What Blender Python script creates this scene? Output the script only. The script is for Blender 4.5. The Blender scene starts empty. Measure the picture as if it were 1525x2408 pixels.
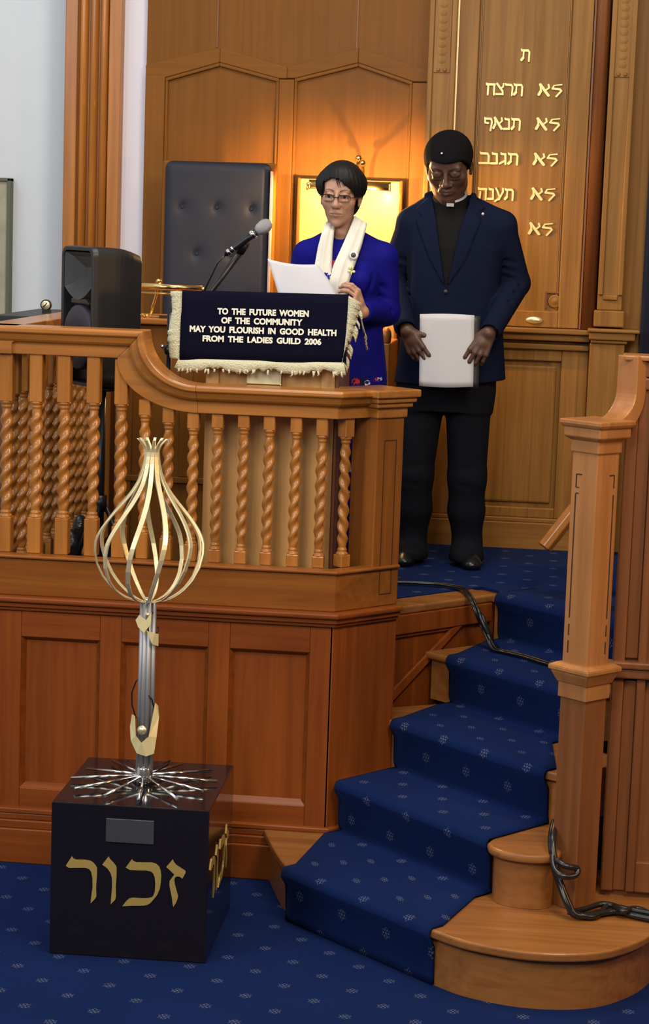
import bpy, math, random
import numpy as np
from mathutils import Vector, Matrix
random.seed(7)
S = bpy.context.scene
COL = S.collection
# ------------------------------------------------------------------ camera
def cam_axes(yaw, pitch, roll):
    cy, sy = math.cos(yaw), math.sin(yaw)
    f = Vector((-sy*math.cos(pitch), cy*math.cos(pitch), -math.sin(pitch)))
    r = Vector((cy, sy, 0.0)); u = r.cross(f)
    c, s = math.cos(roll), math.sin(roll)
    return c*r + s*u, c*u - s*r, f
r_, u_, f_ = cam_axes(0.11, 0.138, 0.0345)
cd = bpy.data.cameras.new('camera'); cam = bpy.data.objects.new('camera', cd); COL.objects.link(cam)
cam.matrix_world = Matrix(((r_.x, u_.x, -f_.x, 0), (r_.y, u_.y, -f_.y, 0), (r_.z, u_.z, -f_.z, 2.26), (0, 0, 0, 1)))
cd.sensor_fit = 'VERTICAL'; cd.sensor_height = 24.0; cd.lens = 4800/2408*24.0
cd.clip_start = 0.05; cd.clip_end = 60
S.camera = cam
# ------------------------------------------------------------------ light and exposure
S.view_settings.view_transform = 'Standard'; S.view_settings.look = 'None'
S.view_settings.gamma = 1.0; S.view_settings.use_curve_mapping = False
S.view_settings.exposure = 0.0
W = bpy.data.worlds.new('world'); S.world = W; W.use_nodes = True
W.node_tree.nodes['Background'].inputs[0].default_value = (1.0, 0.92, 0.84, 1)
W.node_tree.nodes['Background'].inputs[1].default_value = 0.11
def area(name, loc, target, size, power, color, size_y=None, spread=None):
    d = bpy.data.lights.new(name, 'AREA'); d.energy = power; d.color = color; d.size = size
    if size_y: d.shape = 'RECTANGLE'; d.size_y = size_y
    if spread: d.spread = spread
    o = bpy.data.objects.new(name, d); COL.objects.link(o); o.location = loc
    o.rotation_euler = (Vector(target)-Vector(loc)).to_track_quat('-Z', 'Y').to_euler()
    return o
area('hall_window_light', (-5.0, 2.0, 4.0), (-0.6, 7.0, 1.4), 2.2, 140, (0.88, 0.94, 1.0), 1.6)
area('hall_chandelier_light', (1.2, 3.6, 4.6), (0.0, 6.6, 0.9), 1.2, 125, (1.0, 0.86, 0.66))
area('bimah_ceiling_light', (-1.0, 6.3, 5.2), (-0.9, 7.0, 0.0), 1.4, 75, (1.0, 0.93, 0.84))
area('front_fill_light', (-1.2, 1.6, 3.6), (-1.0, 6.9, 1.1), 1.6, 98, (1.0, 0.95, 0.90))  # unseen fill added to brighten the platform's upright front faces
area('side_window_light', (-3.6, 7.2, 4.4), (-2.3, 9.0, 2.0), 1.0, 14, (0.80, 0.90, 1.0), 1.0)
area('warm_fill_light', (2.6, 4.9, 2.3), (0.2, 6.3, 1.2), 0.5, 26, (1.0, 0.55, 0.16))  # added orange fill aimed at the newel's right face, no lamp behind it

# ------------------------------------------------------------------ mesh helpers
def wloc(o):
    v = Vector((0, 0, 0))
    while o is not None:
        v += o.location; o = o.parent
    return v
def set_tags(o, label=None, cat=None, group=None, kind=None):
    if label: o['label'] = label
    if cat: o['category'] = cat
    if group: o['group'] = group
    if kind: o['kind'] = kind
    return o
def thing(name, label, cat, loc, group=None, kind=None):
    o = bpy.data.objects.new(name, None); COL.objects.link(o); o.location = loc
    o.empty_display_size = 0.05
    return set_tags(o, label, cat, group, kind)
class MB:
    def __init__(s): s.v = []; s.f = []; s.uv = None; s.sm = []; s.mi = []
    def add(s, vs, fs, smooth=False, mi=0):
        b = len(s.v); s.v += [tuple(p) for p in vs]
        for f in fs: s.f.append(tuple(i+b for i in f)); s.sm.append(smooth); s.mi.append(mi)
        return s
    def box(s, x0, x1, y0, y1, z0, z1, mi=0):
        vs = [(x0,y0,z0),(x1,y0,z0),(x1,y1,z0),(x0,y1,z0),(x0,y0,z1),(x1,y0,z1),(x1,y1,z1),(x0,y1,z1)]
        return s.add(vs, [(3,2,1,0),(4,5,6,7),(0,1,5,4),(1,2,6,5),(2,3,7,6),(3,0,4,7)], mi=mi)
    def obox(s, c, ax, h, mi=0):
        """box by centre, three axes, three half sizes"""
        c = Vector(c); a = [Vector(q)*k for q, k in zip(ax, h)]
        vs = [c+sx*a[0]+sy*a[1]+sz*a[2] for sz in (-1,1) for sx, sy in ((-1,-1),(1,-1),(1,1),(-1,1))]
        fl = a[0].cross(a[1]).dot(a[2]) < 0
        fs = [(3,2,1,0),(4,5,6,7),(0,1,5,4),(1,2,6,5),(2,3,7,6),(3,0,4,7)]
        if fl: fs = [f[::-1] for f in fs]
        return s.add(vs, fs, mi=mi)
    def prism(s, poly, off, mi=0, smooth=False):
        """closed 3d polygon extruded by a vector"""
        n = len(poly); P = [Vector(p) for p in poly]; off = Vector(off)
        nv = Vector((0,0,0))
        for i in range(n): nv += P[i].cross(P[(i+1) % n])
        if nv.dot(off) < 0: P = P[::-1]
        vs = P + [p+off for p in P]
        fs = [tuple(range(n))[::-1], tuple(range(n, 2*n))] + [(i, (i+1) % n, n+(i+1) % n, n+i) for i in range(n)]
        return s.add(vs, fs, smooth, mi)
    def zprism(s, poly, z0, z1, mi=0): return s.prism([(p[0], p[1], z0) for p in poly], (0,0,z1-z0), mi)
    def rings(s, rings, closed=True, caps=True, smooth=True, mi=0):
        n = len(rings[0]); vs = [p for r in rings for p in r]; fs = []
        for i in range(len(rings)-1):
            for j in range(n if closed else n-1):
                k = (j+1) % n
                fs.append((i*n+j, i*n+k, (i+1)*n+k, (i+1)*n+j))
        b = len(s.v); s.add(vs, fs, smooth, mi)
        if caps and closed:
            s.f.append(tuple(b+j for j in range(n))[::-1]); s.sm.append(False); s.mi.append(mi)
            s.f.append(tuple(b+(len(rings)-1)*n+j for j in range(n))); s.sm.append(False); s.mi.append(mi)
        return s
    def tube(s, pts, r, n=8, mi=0, flat=None):
        pts = [Vector(p) for p in pts]; rr = r if hasattr(r, '__len__') else [r]*len(pts)
        rings = []; prev = None
        for i, p in enumerate(pts):
            t = (pts[min(i+1, len(pts)-1)]-pts[max(i-1, 0)]).normalized()
            if prev is None:
                a = Vector((0,0,1)) if abs(t.z) < 0.9 else Vector((1,0,0))
                prev = a
            u = (prev - t*prev.dot(t)).normalized(); w = t.cross(u); prev = u
            rings.append([p + rr[i]*(math.cos(2*math.pi*k/n)*u + math.sin(2*math.pi*k/n)*w) for k in range(n)])
        return s.rings(rings, mi=mi)
    def lathe(s, c, prof, n=20, mi=0, ax=None):
        """profile of (radius, height) about an axis"""
        c = Vector(c); A = Vector(ax).normalized() if ax else Vector((0,0,1))
        h = Vector((1,0,0)) if abs(A.x) < 0.8 else Vector((0,1,0))
        u = (h-A*h.dot(A)).normalized(); w = A.cross(u)
        rings = [[c+A*z+max(r, 1e-4)*(math.cos(2*math.pi*k/n)*u+math.sin(2*math.pi*k/n)*w) for k in range(n)] for r, z in prof]
        return s.rings(rings, mi=mi)
    def ball(s, c, r, n=12, mi=0):
        rr = r if hasattr(r, '__len__') else (r, r, r)
        rings = []
        for i in range(n+1):
            t = math.pi*i/n - math.pi/2
            rings.append([(c[0]+rr[0]*max(math.cos(t),1e-3)*math.cos(2*math.pi*k/(2*n)), c[1]+rr[1]*max(math.cos(t),1e-3)*math.sin(2*math.pi*k/(2*n)), c[2]+rr[2]*math.sin(t)) for k in range(2*n)])
        return s.rings(rings, mi=mi)
    def build(s, name, mats, parent=None, loc=None, bevel=0, seg=2):
        o_ = wloc(parent) if parent is not None else Vector(loc or (0,0,0))
        me = bpy.data.meshes.new(name)
        me.from_pydata([(p[0]-o_.x, p[1]-o_.y, p[2]-o_.z) for p in s.v], [], s.f)
        for m in (mats if isinstance(mats, (list, tuple)) else [mats]): me.materials.append(m)
        me.polygons.foreach_set('use_smooth', s.sm); me.polygons.foreach_set('material_index', s.mi)
        if s.uv is not None:
            l = me.uv_layers.new(name='UVMap')
            idx = np.empty(len(me.loops), np.int32); me.loops.foreach_get('vertex_index', idx)
            l.data.foreach_set('uv', np.array(s.uv, np.float32)[idx].ravel())
        me.update()
        o = bpy.data.objects.new(name, me); COL.objects.link(o)
        if parent is not None: o.parent = parent
        else: o.location = o_
        if bevel:
            b = o.modifiers.new('bevel', 'BEVEL'); b.width = bevel; b.segments = seg; b.limit_method = 'ANGLE'; b.angle_limit = math.radians(40)
            b.harden_normals = False
        return o
# ------------------------------------------------------------------ materials
def new_mat(name):
    m = bpy.data.materials.new(name); m.use_nodes = True
    return m, m.node_tree.nodes, m.node_tree.links, m.node_tree.nodes['Principled BSDF']
def plain(name, col, rough=0.5, metal=0.0, spec=0.5, noise=0.0, nscale=40, bump=0.0, sheen=0.0, coat=0.0):
    m, N, L, P = new_mat(name)
    P.inputs['Base Color'].default_value = (*col, 1); P.inputs['Roughness'].default_value = rough
    P.inputs['Metallic'].default_value = metal; P.inputs['Specular IOR Level'].default_value = spec
    P.inputs['Sheen Weight'].default_value = sheen; P.inputs['Coat Weight'].default_value = coat
    tc = N.new('ShaderNodeTexCoord'); nz = N.new('ShaderNodeTexNoise'); nz.inputs['Scale'].default_value = nscale; nz.inputs['Detail'].default_value = 4
    L.new(tc.outputs['Object'], nz.inputs['Vector'])
    if noise:
        mx = N.new('ShaderNodeMix'); mx.data_type = 'RGBA'
        mx.inputs[6].default_value = tuple(c*(1-noise) for c in col)+(1,); mx.inputs[7].default_value = tuple(min(1, c*(1+noise)) for c in col)+(1,)
        L.new(nz.outputs['Fac'], mx.inputs[0]); L.new(mx.outputs[2], P.inputs['Base Color'])
    if bump:
        b = N.new('ShaderNodeBump'); b.inputs['Strength'].default_value = bump; b.inputs['Distance'].default_value = 0.01
        L.new(nz.outputs['Fac'], b.inputs['Height']); L.new(b.outputs['Normal'], P.inputs['Normal'])
    return m
def wood(name, dark, light, axis='Z', rough=0.32, fine=24.0, coat=0.25, spec=0.4):
    m, N, L, P = new_mat(name)
    tc = N.new('ShaderNodeTexCoord'); mp = N.new('ShaderNodeMapping')
    sc = {'Z': (fine, fine, 1.1), 'X': (1.1, fine, fine), 'A': (fine*.6, fine*.6, fine*.6)}[axis]
    mp.inputs['Scale'].default_value = sc
    L.new(tc.outputs['Object'], mp.inputs['Vector'])
    n1 = N.new('ShaderNodeTexNoise'); n1.inputs['Scale'].default_value = 1.0; n1.inputs['Detail'].default_value = 6; n1.inputs['Roughness'].default_value = 0.62; n1.inputs['Distortion'].default_value = 0.5
    L.new(mp.outputs['Vector'], n1.inputs['Vector'])
    rp = N.new('ShaderNodeValToRGB'); rp.color_ramp.elements[0].position = 0.30; rp.color_ramp.elements[1].position = 0.72
    rp.color_ramp.elements[0].color = (*dark, 1); rp.color_ramp.elements[1].color = (*light, 1)
    L.new(n1.outputs['Fac'], rp.inputs['Fac'])
    n2 = N.new('ShaderNodeTexNoise'); n2.inputs['Scale'].default_value = 2.3; n2.inputs['Detail'].default_value = 2
    L.new(tc.outputs['Object'], n2.inputs['Vector'])
    oi = N.new('ShaderNodeObjectInfo')
    ad = N.new('ShaderNodeMath'); ad.operation = 'ADD'; L.new(n2.outputs['Fac'], ad.inputs[0])
    mm = N.new('ShaderNodeMath'); mm.operation = 'MULTIPLY'; mm.inputs[1].default_value = 0.35; L.new(oi.outputs['Random'], mm.inputs[0]); L.new(mm.outputs[0], ad.inputs[1])
    mr = N.new('ShaderNodeMapRange'); mr.inputs['From Min'].default_value = 0.25; mr.inputs['From Max'].default_value = 1.1; mr.inputs['To Min'].default_value = 0.86; mr.inputs['To Max'].default_value = 1.14
    L.new(ad.outputs[0], mr.inputs['Value'])
    hs = N.new('ShaderNodeHueSaturation'); L.new(rp.outputs['Color'], hs.inputs['Color']); L.new(mr.outputs['Result'], hs.inputs['Value'])
    L.new(hs.outputs['Color'], P.inputs['Base Color'])
    b = N.new('ShaderNodeBump'); b.inputs['Strength'].default_value = 0.08; b.inputs['Distance'].default_value = 0.004
    L.new(n1.outputs['Fac'], b.inputs['Height']); L.new(b.outputs['Normal'], P.inputs['Normal'])
    P.inputs['Specular IOR Level'].default_value = spec; P.inputs['Roughness'].default_value = rough; P.inputs['Coat Weight'].default_value = coat; P.inputs['Coat Roughness'].default_value = 0.18
    return m
MAH_D, MAH_L = (0.165, 0.036, 0.005), (0.270, 0.066, 0.009)      # reddish front panelling
OAK_D, OAK_L = (0.29, 0.102, 0.016), (0.46, 0.178, 0.032)        # golden rail and balusters
WAL_D, WAL_L = (0.165, 0.062, 0.009), (0.205, 0.079, 0.012)        # wall panelling
ARK_D, ARK_L = (0.180, 0.082, 0.019), (0.310, 0.154, 0.040)        # duller ark oak
NEW_D, NEW_L = (0.26, 0.100, 0.027), (0.41, 0.175, 0.055)        # newel post
W_mah, W_mahX = wood('mahogany_upright', MAH_D, MAH_L, rough=.40, coat=.07, spec=.25), wood('mahogany_level', MAH_D, MAH_L, 'X', rough=.40, coat=.07, spec=.25)
W_oak, W_oakX = wood('golden_oak_upright', OAK_D, OAK_L), wood('golden_oak_level', OAK_D, OAK_L, 'X')
W_wal, W_walX = wood('wall_oak_upright', WAL_D, WAL_L, rough=0.5, fine=44, coat=0.02, spec=.12), wood('wall_oak_level', WAL_D, WAL_L, 'X', rough=0.5, fine=44, coat=0.02, spec=.12)
W_ark, W_arkX = wood('ark_oak_upright', ARK_D, ARK_L, rough=0.42, fine=34, coat=0.03, spec=.14), wood('ark_oak_level', ARK_D, ARK_L, 'X', rough=0.42, coat=0.03, spec=.14)
W_band, W_bandX = wood('amber_oak_upright', (.18,.055,.009), (.31,.102,.017), coat=.1, spec=.25), wood('amber_oak_level', (.18,.055,.009), (.31,.102,.017), 'X', coat=.1, spec=.25)
W_new = wood('newel_oak', NEW_D, NEW_L, fine=20)
W_tread = wood('tread_oak', (0.20, 0.072, 0.016), (0.34, 0.135, 0.034), 'X', rough=0.36)
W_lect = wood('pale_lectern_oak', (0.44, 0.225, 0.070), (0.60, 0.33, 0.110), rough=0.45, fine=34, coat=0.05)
W_red = wood('red_brown_oak', (0.14, 0.047, 0.013), (0.235, 0.082, 0.024), rough=.45, coat=.06)
M_wall = plain('white_plaster', (0.62, 0.68, 0.74), 0.8, noise=0.03, nscale=8)
M_lilac = plain('white_paint_recess', (0.70, 0.68, 0.76), 0.8)
M_brass = plain('polished_brass', (0.85, 0.58, 0.22), 0.18, 1.0)
M_gold = plain('pale_gold_metal', (0.88, 0.76, 0.46), 0.30, 0.75)
M_flame = plain('cream_gold_metal', (0.86, 0.74, 0.44), 0.40, 0.6)
M_steel = plain('brushed_steel', (0.36, 0.35, 0.36), 0.50, 0.7)
M_chrome = plain('chrome', (0.80, 0.79, 0.78), 0.14, 1.0)
M_blackgloss = plain('black_gloss_panel', (0.010, 0.008, 0.010), 0.09, spec=0.55)
M_black = plain('black_plastic', (0.011, 0.011, 0.012), 0.45, noise=0.1, nscale=300)
M_blackm = plain('black_metal', (0.012, 0.012, 0.014), 0.35, 0.3)
M_cable = plain('black_cable', (0.010, 0.010, 0.011), 0.28)
M_paper, _N, _L, _P = new_mat('white_paper'); _P.inputs['Base Color'].default_value = (0.84, 0.85, 0.90, 1); _P.inputs['Roughness'].default_value = 0.7
_t = _N.new('ShaderNodeBsdfTranslucent'); _t.inputs['Color'].default_value = (0.84, 0.86, 0.95, 1); _m = _N.new('ShaderNodeMixShader'); _m.inputs[0].default_value = 0.42
_L.new(_P.outputs[0], _m.inputs[1]); _L.new(_t.outputs[0], _m.inputs[2]); _L.new(_m.outputs[0], _N['Material Output'].inputs[0])
M_letter = plain('gold_leaf_lettering', (0.80, 0.60, 0.25), 0.35, 0.35)
M_goldink = plain('gold_vinyl_lettering', (0.62, 0.43, 0.12), 0.42, 0.5, noise=0.08, nscale=400)
M_plaque = plain('grey_plaque', (0.10, 0.105, 0.11), 0.4, 0.6, noise=0.08)
M_navyvel = plain('navy_velvet', (0.006, 0.006, 0.016), 0.95, spec=0.02, noise=0.1, nscale=200)
M_cream = plain('cream_fringe', (0.62, 0.60, 0.42), 0.9, noise=0.18, nscale=180, bump=0.8)
M_stitch = plain('white_stitched_lettering', (0.80, 0.79, 0.66), 0.85)
M_leather = plain('slate_blue_leather', (0.014, 0.0165, 0.030), 0.72, noise=0.06, nscale=60)
M_curtain = plain('dark_navy_curtain', (0.010, 0.012, 0.030), 0.9)
def carpet_mat(name, base, spacing, rot=0.0):
    """plain blue pile with small pale sprig motifs on a staggered lattice (UV in metres)"""
    m, N, L, P = new_mat(name)
    uv = N.new('ShaderNodeUVMap'); uv.uv_map = 'UVMap'
    def math_(op, a, b=None, c=None):
        n = N.new('ShaderNodeMath'); n.operation = op
        for i, q in enumerate((a, b, c)):
            if q is None: continue
            if isinstance(q, (int, float)): n.inputs[i].default_value = q
            else: L.new(q, n.inputs[i])
        return n.outputs[0]
    total = None
    for off in ((0.0, 0.0), (0.5, 0.5)):
        mp = N.new('ShaderNodeMapping'); mp.inputs['Scale'].default_value = (1/spacing[0], 1/spacing[1], 1); mp.inputs['Location'].default_value = (off[0], off[1], 0)
        L.new(uv.outputs['UV'], mp.inputs['Vector'])
        sp = N.new('ShaderNodeSeparateXYZ'); L.new(mp.outputs['Vector'], sp.inputs[0])
        fx = math_('MULTIPLY', math_('SUBTRACT', math_('FRACT', sp.outputs[0]), 0.5), spacing[0])
        fy = math_('MULTIPLY', math_('SUBTRACT', math_('FRACT', sp.outputs[1]), 0.5), spacing[1])
        rad = math_('SQRT', math_('ADD', math_('MULTIPLY', fx, fx), math_('MULTIPLY', fy, fy)))
        an = math_('ARCTAN2', fy, fx)
        pet = math_('COSINE', math_('MULTIPLY', an, 6.0))
        ring = math_('ABSOLUTE', math_('SUBTRACT', rad, 0.0115))
        dots = math_('MULTIPLY', math_('LESS_THAN', ring, 0.0042), math_('GREATER_THAN', pet, 0.15))
        core = math_('LESS_THAN', rad, 0.0042)
        ring2 = math_('MULTIPLY', math_('LESS_THAN', math_('ABSOLUTE', math_('SUBTRACT', rad, 0.0175)), 0.003), math_('LESS_THAN', pet, -0.6))
        one = math_('MAXIMUM', math_('MAXIMUM', dots, math_('MULTIPLY', core, 1.0)), math_('MULTIPLY', ring2, 0.5))
        total = one if total is None else math_('MAXIMUM', total, one)
    nz = N.new('ShaderNodeTexNoise'); nz.inputs['Scale'].default_value = 260; nz.inputs['Detail'].default_value = 3
    L.new(uv.outputs['UV'], nz.inputs['Vector'])
    n2 = N.new('ShaderNodeTexNoise'); n2.inputs['Scale'].default_value = 3.0; L.new(uv.outputs['UV'], n2.inputs['Vector'])
    fac = math_('MULTIPLY', total, math_('MULTIPLY', nz.outputs['Fac'], 0.27))
    mx = N.new('ShaderNodeMix'); mx.data_type = 'RGBA'
    hs = N.new('ShaderNodeHueSaturation'); hs.inputs['Color'].default_value = (*base, 1)
    L.new(math_('ADD', 0.55, math_('ADD', math_('MULTIPLY', nz.outputs['Fac'], 0.6), math_('MULTIPLY', n2.outputs['Fac'], 0.3))), hs.inputs['Value'])
    L.new(hs.outputs['Color'], mx.inputs[6]); mx.inputs[7].default_value = (0.55, 0.58, 0.66, 1); L.new(fac, mx.inputs[0])
    L.new(mx.outputs[2], P.inputs['Base Color']); P.inputs['Roughness'].default_value = 0.95; P.inputs['Specular IOR Level'].default_value = 0.02
    P.inputs['Sheen Weight'].default_value = 0.04; P.inputs['Sheen Roughness'].default_value = 0.4; P.inputs['Sheen Tint'].default_value = (0.25, 0.4, 1.0, 1)
    b = N.new('ShaderNodeBump'); b.inputs['Strength'].default_value = 0.35; b.inputs['Distance'].default_value = 0.006
    L.new(nz.outputs['Fac'], b.inputs['Height']); L.new(b.outputs['Normal'], P.inputs['Normal'])
    return m
BLUE = (0.0066, 0.0160, 0.072)
M_carpet = carpet_mat('blue_carpet', BLUE, (0.205, 0.205))
M_runner = carpet_mat('blue_runner_carpet', BLUE, (0.21, 0.20))
# ------------------------------------------------------------------ plan geometry
AX = Vector((0.6626, 0.7490, 0)); NX = Vector((0.7490, -0.6626, 0)); UP = Vector((0, 0, 1))
def an(a, n, z=0.0):
    """point from stair coordinates: a up the flight, n across it"""
    p = AX*a + NX*n; return (p.x, p.y, z)
RH = 0.18; ZP = 0.90
# ---------------- setting
def slab(name, verts, mat, kind='structure', uv=None):
    m = MB(); m.add(verts, [(0,1,2,3)])
    if uv: m.uv = uv
    o = m.build(name, mat, None, (0,0,0)); set_tags(o, kind=kind); return o
fl = MB(); fl.add([(-4,-2,0),(3.5,-2,0),(3.5,10,0),(-4,10,0)], [(0,1,2,3)]); fl.uv = [(-4,-2),(3.5,-2),(3.5,10),(-4,10)]
set_tags(fl.build('floor', M_carpet), kind='structure')
wb = MB(); wb.box(-4, 3.5, 9.12, 9.25, 0, 5.6); set_tags(wb.build('wall_back', M_wall), kind='structure')
wl = MB(); wl.box(-4.1, -4.0, 4.5, 9.25, 0, 5.6); set_tags(wl.build('wall_left', M_wall), kind='structure')
ce = MB(); ce.box(-4.1, 3.5, 3.0, 9.25, 5.6, 5.7); set_tags(ce.build('ceiling', M_wall), kind='structure')
dr = MB(); dr.box(-4, -2.2, 9.10, 9.12, 1.135, 1.165); set_tags(dr.build('trim_1', M_wall, bevel=0.004), kind='structure')
rec = MB(); rec.box(-1.938, -1.82, 8.955, 9.118, 0.9, 5.5); set_tags(rec.build('trim_2', M_lilac), kind='structure')

# ---------------- panelled wall behind the platform
pw = thing('wall_panelling', 'tall orange-brown oak wall panelling with two peaked panels behind the chairs', 'wall panelling', (-1.22, 8.93, 0.9))
b = MB(); b.box(-1.83, -0.60, 8.915, 8.95, 0.9, 5.4); b.build('panel_field', W_wal, pw)
b = MB()
for x0, x1 in ((-1.83,-1.744),(-1.243,-1.178),(-0.667,-0.60)): b.box(x0, x1, 8.897, 8.9152, 0.9, 2.89)
b.build('stile', W_wal, pw, bevel=0.004)
for (x0, xa, x1, zi0, zia, zi1, zo0, zoa, zo1, ox0, ox1) in ((-1.744,-1.506,-1.243,2.884,2.955,2.893,2.938,3.017,2.942,-1.83,-1.211),(-1.178,-0.904,-0.667,2.895,2.968,2.895,2.942,3.032,2.945,-1.211,-0.60)):
    b = MB()
    b.prism([(ox0,8.898,zi0),(x0,8.898,zi0),(xa,8.898,zia),(xa,8.898,zoa),(ox0,8.898,zo0)], (0,0.017,0))
    b.prism([(xa,8.898,zia),(x1,8.898,zi1),(ox1,8.898,zi1),(ox1,8.898,zo1),(xa,8.898,zoa)], (0,0.017,0))
    b.build('peaked_rail', W_walX, pw, bevel=0.004)
    b = MB()   # small bead round the peaked opening
    for (p, q) in (((x0,zi0),(xa,zia)),((xa,zia),(x1,zi1))):
        b.prism([(p[0],8.9,p[1]-.016),(q[0],8.9,q[1]-.016),(q[0],8.9,q[1]),(p[0],8.9,p[1])], (0,0.016,0))
    b.box(x0, x0+.014, 8.902, 8.916, 1.1, zi0-.004); b.box(x1-.014, x1, 8.902, 8.916, 1.1, zi1-.004)
    b.build('bead_moulding', W_wal, pw, bevel=0.004)
b = MB(); b.box(-1.524, -1.518, 8.911, 8.916, 3.02, 5.4); b.box(-0.917, -0.911, 8.911, 8.916, 3.03, 5.4); b.build('upper_seam', W_red, pw)
b = MB(); b.box(-1.83, -0.60, 8.885, 8.916, 0.9, 1.04); b.box(-1.83, -0.60, 8.88, 8.916, 1.04, 1.06); b.build('skirting', W_walX, pw, bevel=0.004)
# ---------------- fluted pilaster by the white wall
pl = thing('fluted_pilaster', 'tall honey oak fluted pilaster against the white wall at far left', 'pilaster', (-2.06, 8.98, 0.9))
b = MB(); b.box(-2.19, -1.938, 8.93, 9.118, 0.906, 5.4); b.build('pilaster_core', W_oak, pl, bevel=0.004)
b = MB(); b.box(-2.19, -2.135, 8.90, 8.93, 0.906, 5.4); b.box(-1.995, -1.94, 8.90, 8.93, 0.906, 5.4); b.build('edge_fillet', W_oak, pl, bevel=0.005)
for k in range(3):
    xc = -2.111 + k*0.046
    b = MB(); prof = [(xc+0.020*math.cos(math.pi*j/8), 8.932-0.031*math.sin(math.pi*j/8)) for j in range(9)]
    b.rings([[(p[0], p[1], 0.906) for p in prof], [(p[0], p[1], 5.4) for p in prof]], closed=True); b.build('reed', W_oak, pl)
# framed picture at the left edge
pf = thing('framed_picture', 'mottled grey-beige framed picture on the white wall at the left edge', 'picture', (-2.72, 9.10, 1.16))
M_pic = plain('mottled_picture', (0.36, 0.33, 0.24), 0.35, noise=0.45, nscale=9)
b = MB(); b.box(-2.97, -2.485, 9.075, 9.11, 1.17, 2.42); b.build('picture_panel', M_pic, pf)
b = MB(); b.box(-2.485, -2.47, 9.06, 9.118, 1.16, 2.435); b.box(-2.99, -2.97, 9.06, 9.118, 1.16, 2.435); b.box(-2.99,-2.47,9.06,9.118,2.42,2.436); b.box(-2.99,-2.47,9.06,9.118,1.155,1.17)
b.build('picture_frame', plain('grey_green_frame', (0.10, 0.11, 0.075), 0.5), pf, bevel=0.003)

# ---------------- ark with the tablet
ark = thing('holy_ark', 'carved oak ark front with gold Hebrew lettering on a tall tablet panel', 'ark', (-0.2, 8.9, 0.9))
b = MB(); b.box(-0.60, 0.40, 8.89, 9.11, 0.9, 5.4); b.build('carcass', W_ark, ark)
b = MB(); b.box(-0.392, 0.003, 8.865, 8.892, 1.93, 5.4); tab_ = b.build('tablet_panel', W_ark, ark)
b = MB(); b.box(-0.479, -0.39, 8.845, 8.892, 1.87, 5.4); b.box(0.0, 0.088, 8.845, 8.892, 1.87, 5.4); b.box(-0.39, 0.0, 8.845, 8.892, 1.87, 1.94); b.build('tablet_frame', W_ark, ark, bevel=0.004)
b = MB(); b.box(-0.481, -0.474, 8.83, 8.85, 1.87, 5.4); b.build('gilt_strip', plain('gilt_strip', (0.75, 0.55, 0.28), 0.35, 0.6), ark)
b = MB()
for i in range(2): b.box(-0.385+0.006*i, -0.381+0.006*i, 8.858, 8.867, 1.95, 5.4); b.box(-0.010-0.006*i, -0.006-0.006*i, 8.858, 8.867, 1.95, 5.4)
b.build('tablet_bead', W_ark, ark)
b = MB(); b.lathe((0.128, 8.85, 1.87), [(0.031, 0), (0.031, 3.5)], 16); b.box(0.09,0.098,8.835,8.892,1.87,5.4); b.build('corner_column', W_red, ark)
for x0, x1, sx in ((-0.598,-0.481,0), (0.163,0.268,1)):
    b = MB(); b.box(x0, x1, 8.80, 8.892, 1.955, 5.4); pil_ = b.build('pilaster', W_ark, ark, bevel=0.006)
    b = MB(); b.box(x0, x0+.022, 8.788, 8.802, 2.02, 5.4); b.box(x1-.022, x1, 8.788, 8.802, 2.02, 5.4); b.box(x0+.022, x1-.022, 8.788, 8.802, 2.0, 2.02); b.build('pilaster_edge', W_ark, ark, bevel=0.004)
    xm = (x0+x1)/2
    b = MB()
    b.box(xm-.034, xm+.034, 8.793, 8.802, 2.93, 5.3)
    b.build('carved_ground', W_ark, pil_)
    b = MB()
    for k in range(26):
        z = 2.965+k*0.033
        b.ball((xm, 8.797, z+.014), (0.027, 0.0060, 0.0215), 6)
    b.ball((xm-.014, 8.797, 2.94), (0.011,0.010,0.010), 6); b.ball((xm+.014, 8.797, 2.94), (0.011,0.010,0.010), 6)
    b.build('carved_scales', W_ark, pil_)
    if sx:
        b = MB(); b.box(x0-.012, x1+.012, 8.785, 8.892, 1.885, 1.955); b.build('pilaster_foot', W_ark, ark, bevel=0.006)
        b = MB(); b.box(x0-.035, x1+.08, 8.75, 8.892, 1.862, 1.878); b.box(x0-.028, x1+.062, 8.762, 8.892, 1.83, 1.862); b.box(x0-.02, x1+.03, 8.775, 8.892, 1.815, 1.83); b.build('pilaster_base_moulding', W_arkX, ark, bevel=0.006)
        b = MB(); b.box(x0-.022, x1+.02, 8.79, 8.892, 0.9, 1.815); b.build('pedestal', W_ark, ark, bevel=0.004)
        b = MB(); b.box(x0+.01, x0+.075, 8.787, 8.792, 1.890, 1.945); b.build('blank_nameplate', plain('pale_nameplate', (0.40, 0.31, 0.16), 0.5, 0.2), ark)
b = MB(); b.box(-0.60, 0.14, 8.80, 8.892, 1.845, 1.868); b.box(-0.60, 0.14, 8.825, 8.892, 1.815, 1.845); b.box(-0.60, 0.14, 8.845, 8.892, 1.775, 1.80); b.build('shelf_moulding', W_arkX, ark, bevel=0.006)
b = MB(); b.box(-0.60, -0.42, 8.868, 8.892, 1.04, 1.78); b.box(0.025, 0.14, 8.868, 8.892, 1.04, 1.78); b.box(-0.42, 0.025, 8.868, 8.892, 1.725, 1.78); b.box(-0.42, 0.025, 8.868, 8.892, 1.04, 1.085); b.build('lower_frame', W_ark, ark, bevel=0.005)
b = MB(); b.box(-0.40, 0.005, 8.874, 8.892, 1.105, 1.705); b.build('lower_panel', W_ark, ark, bevel=0.012)
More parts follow.
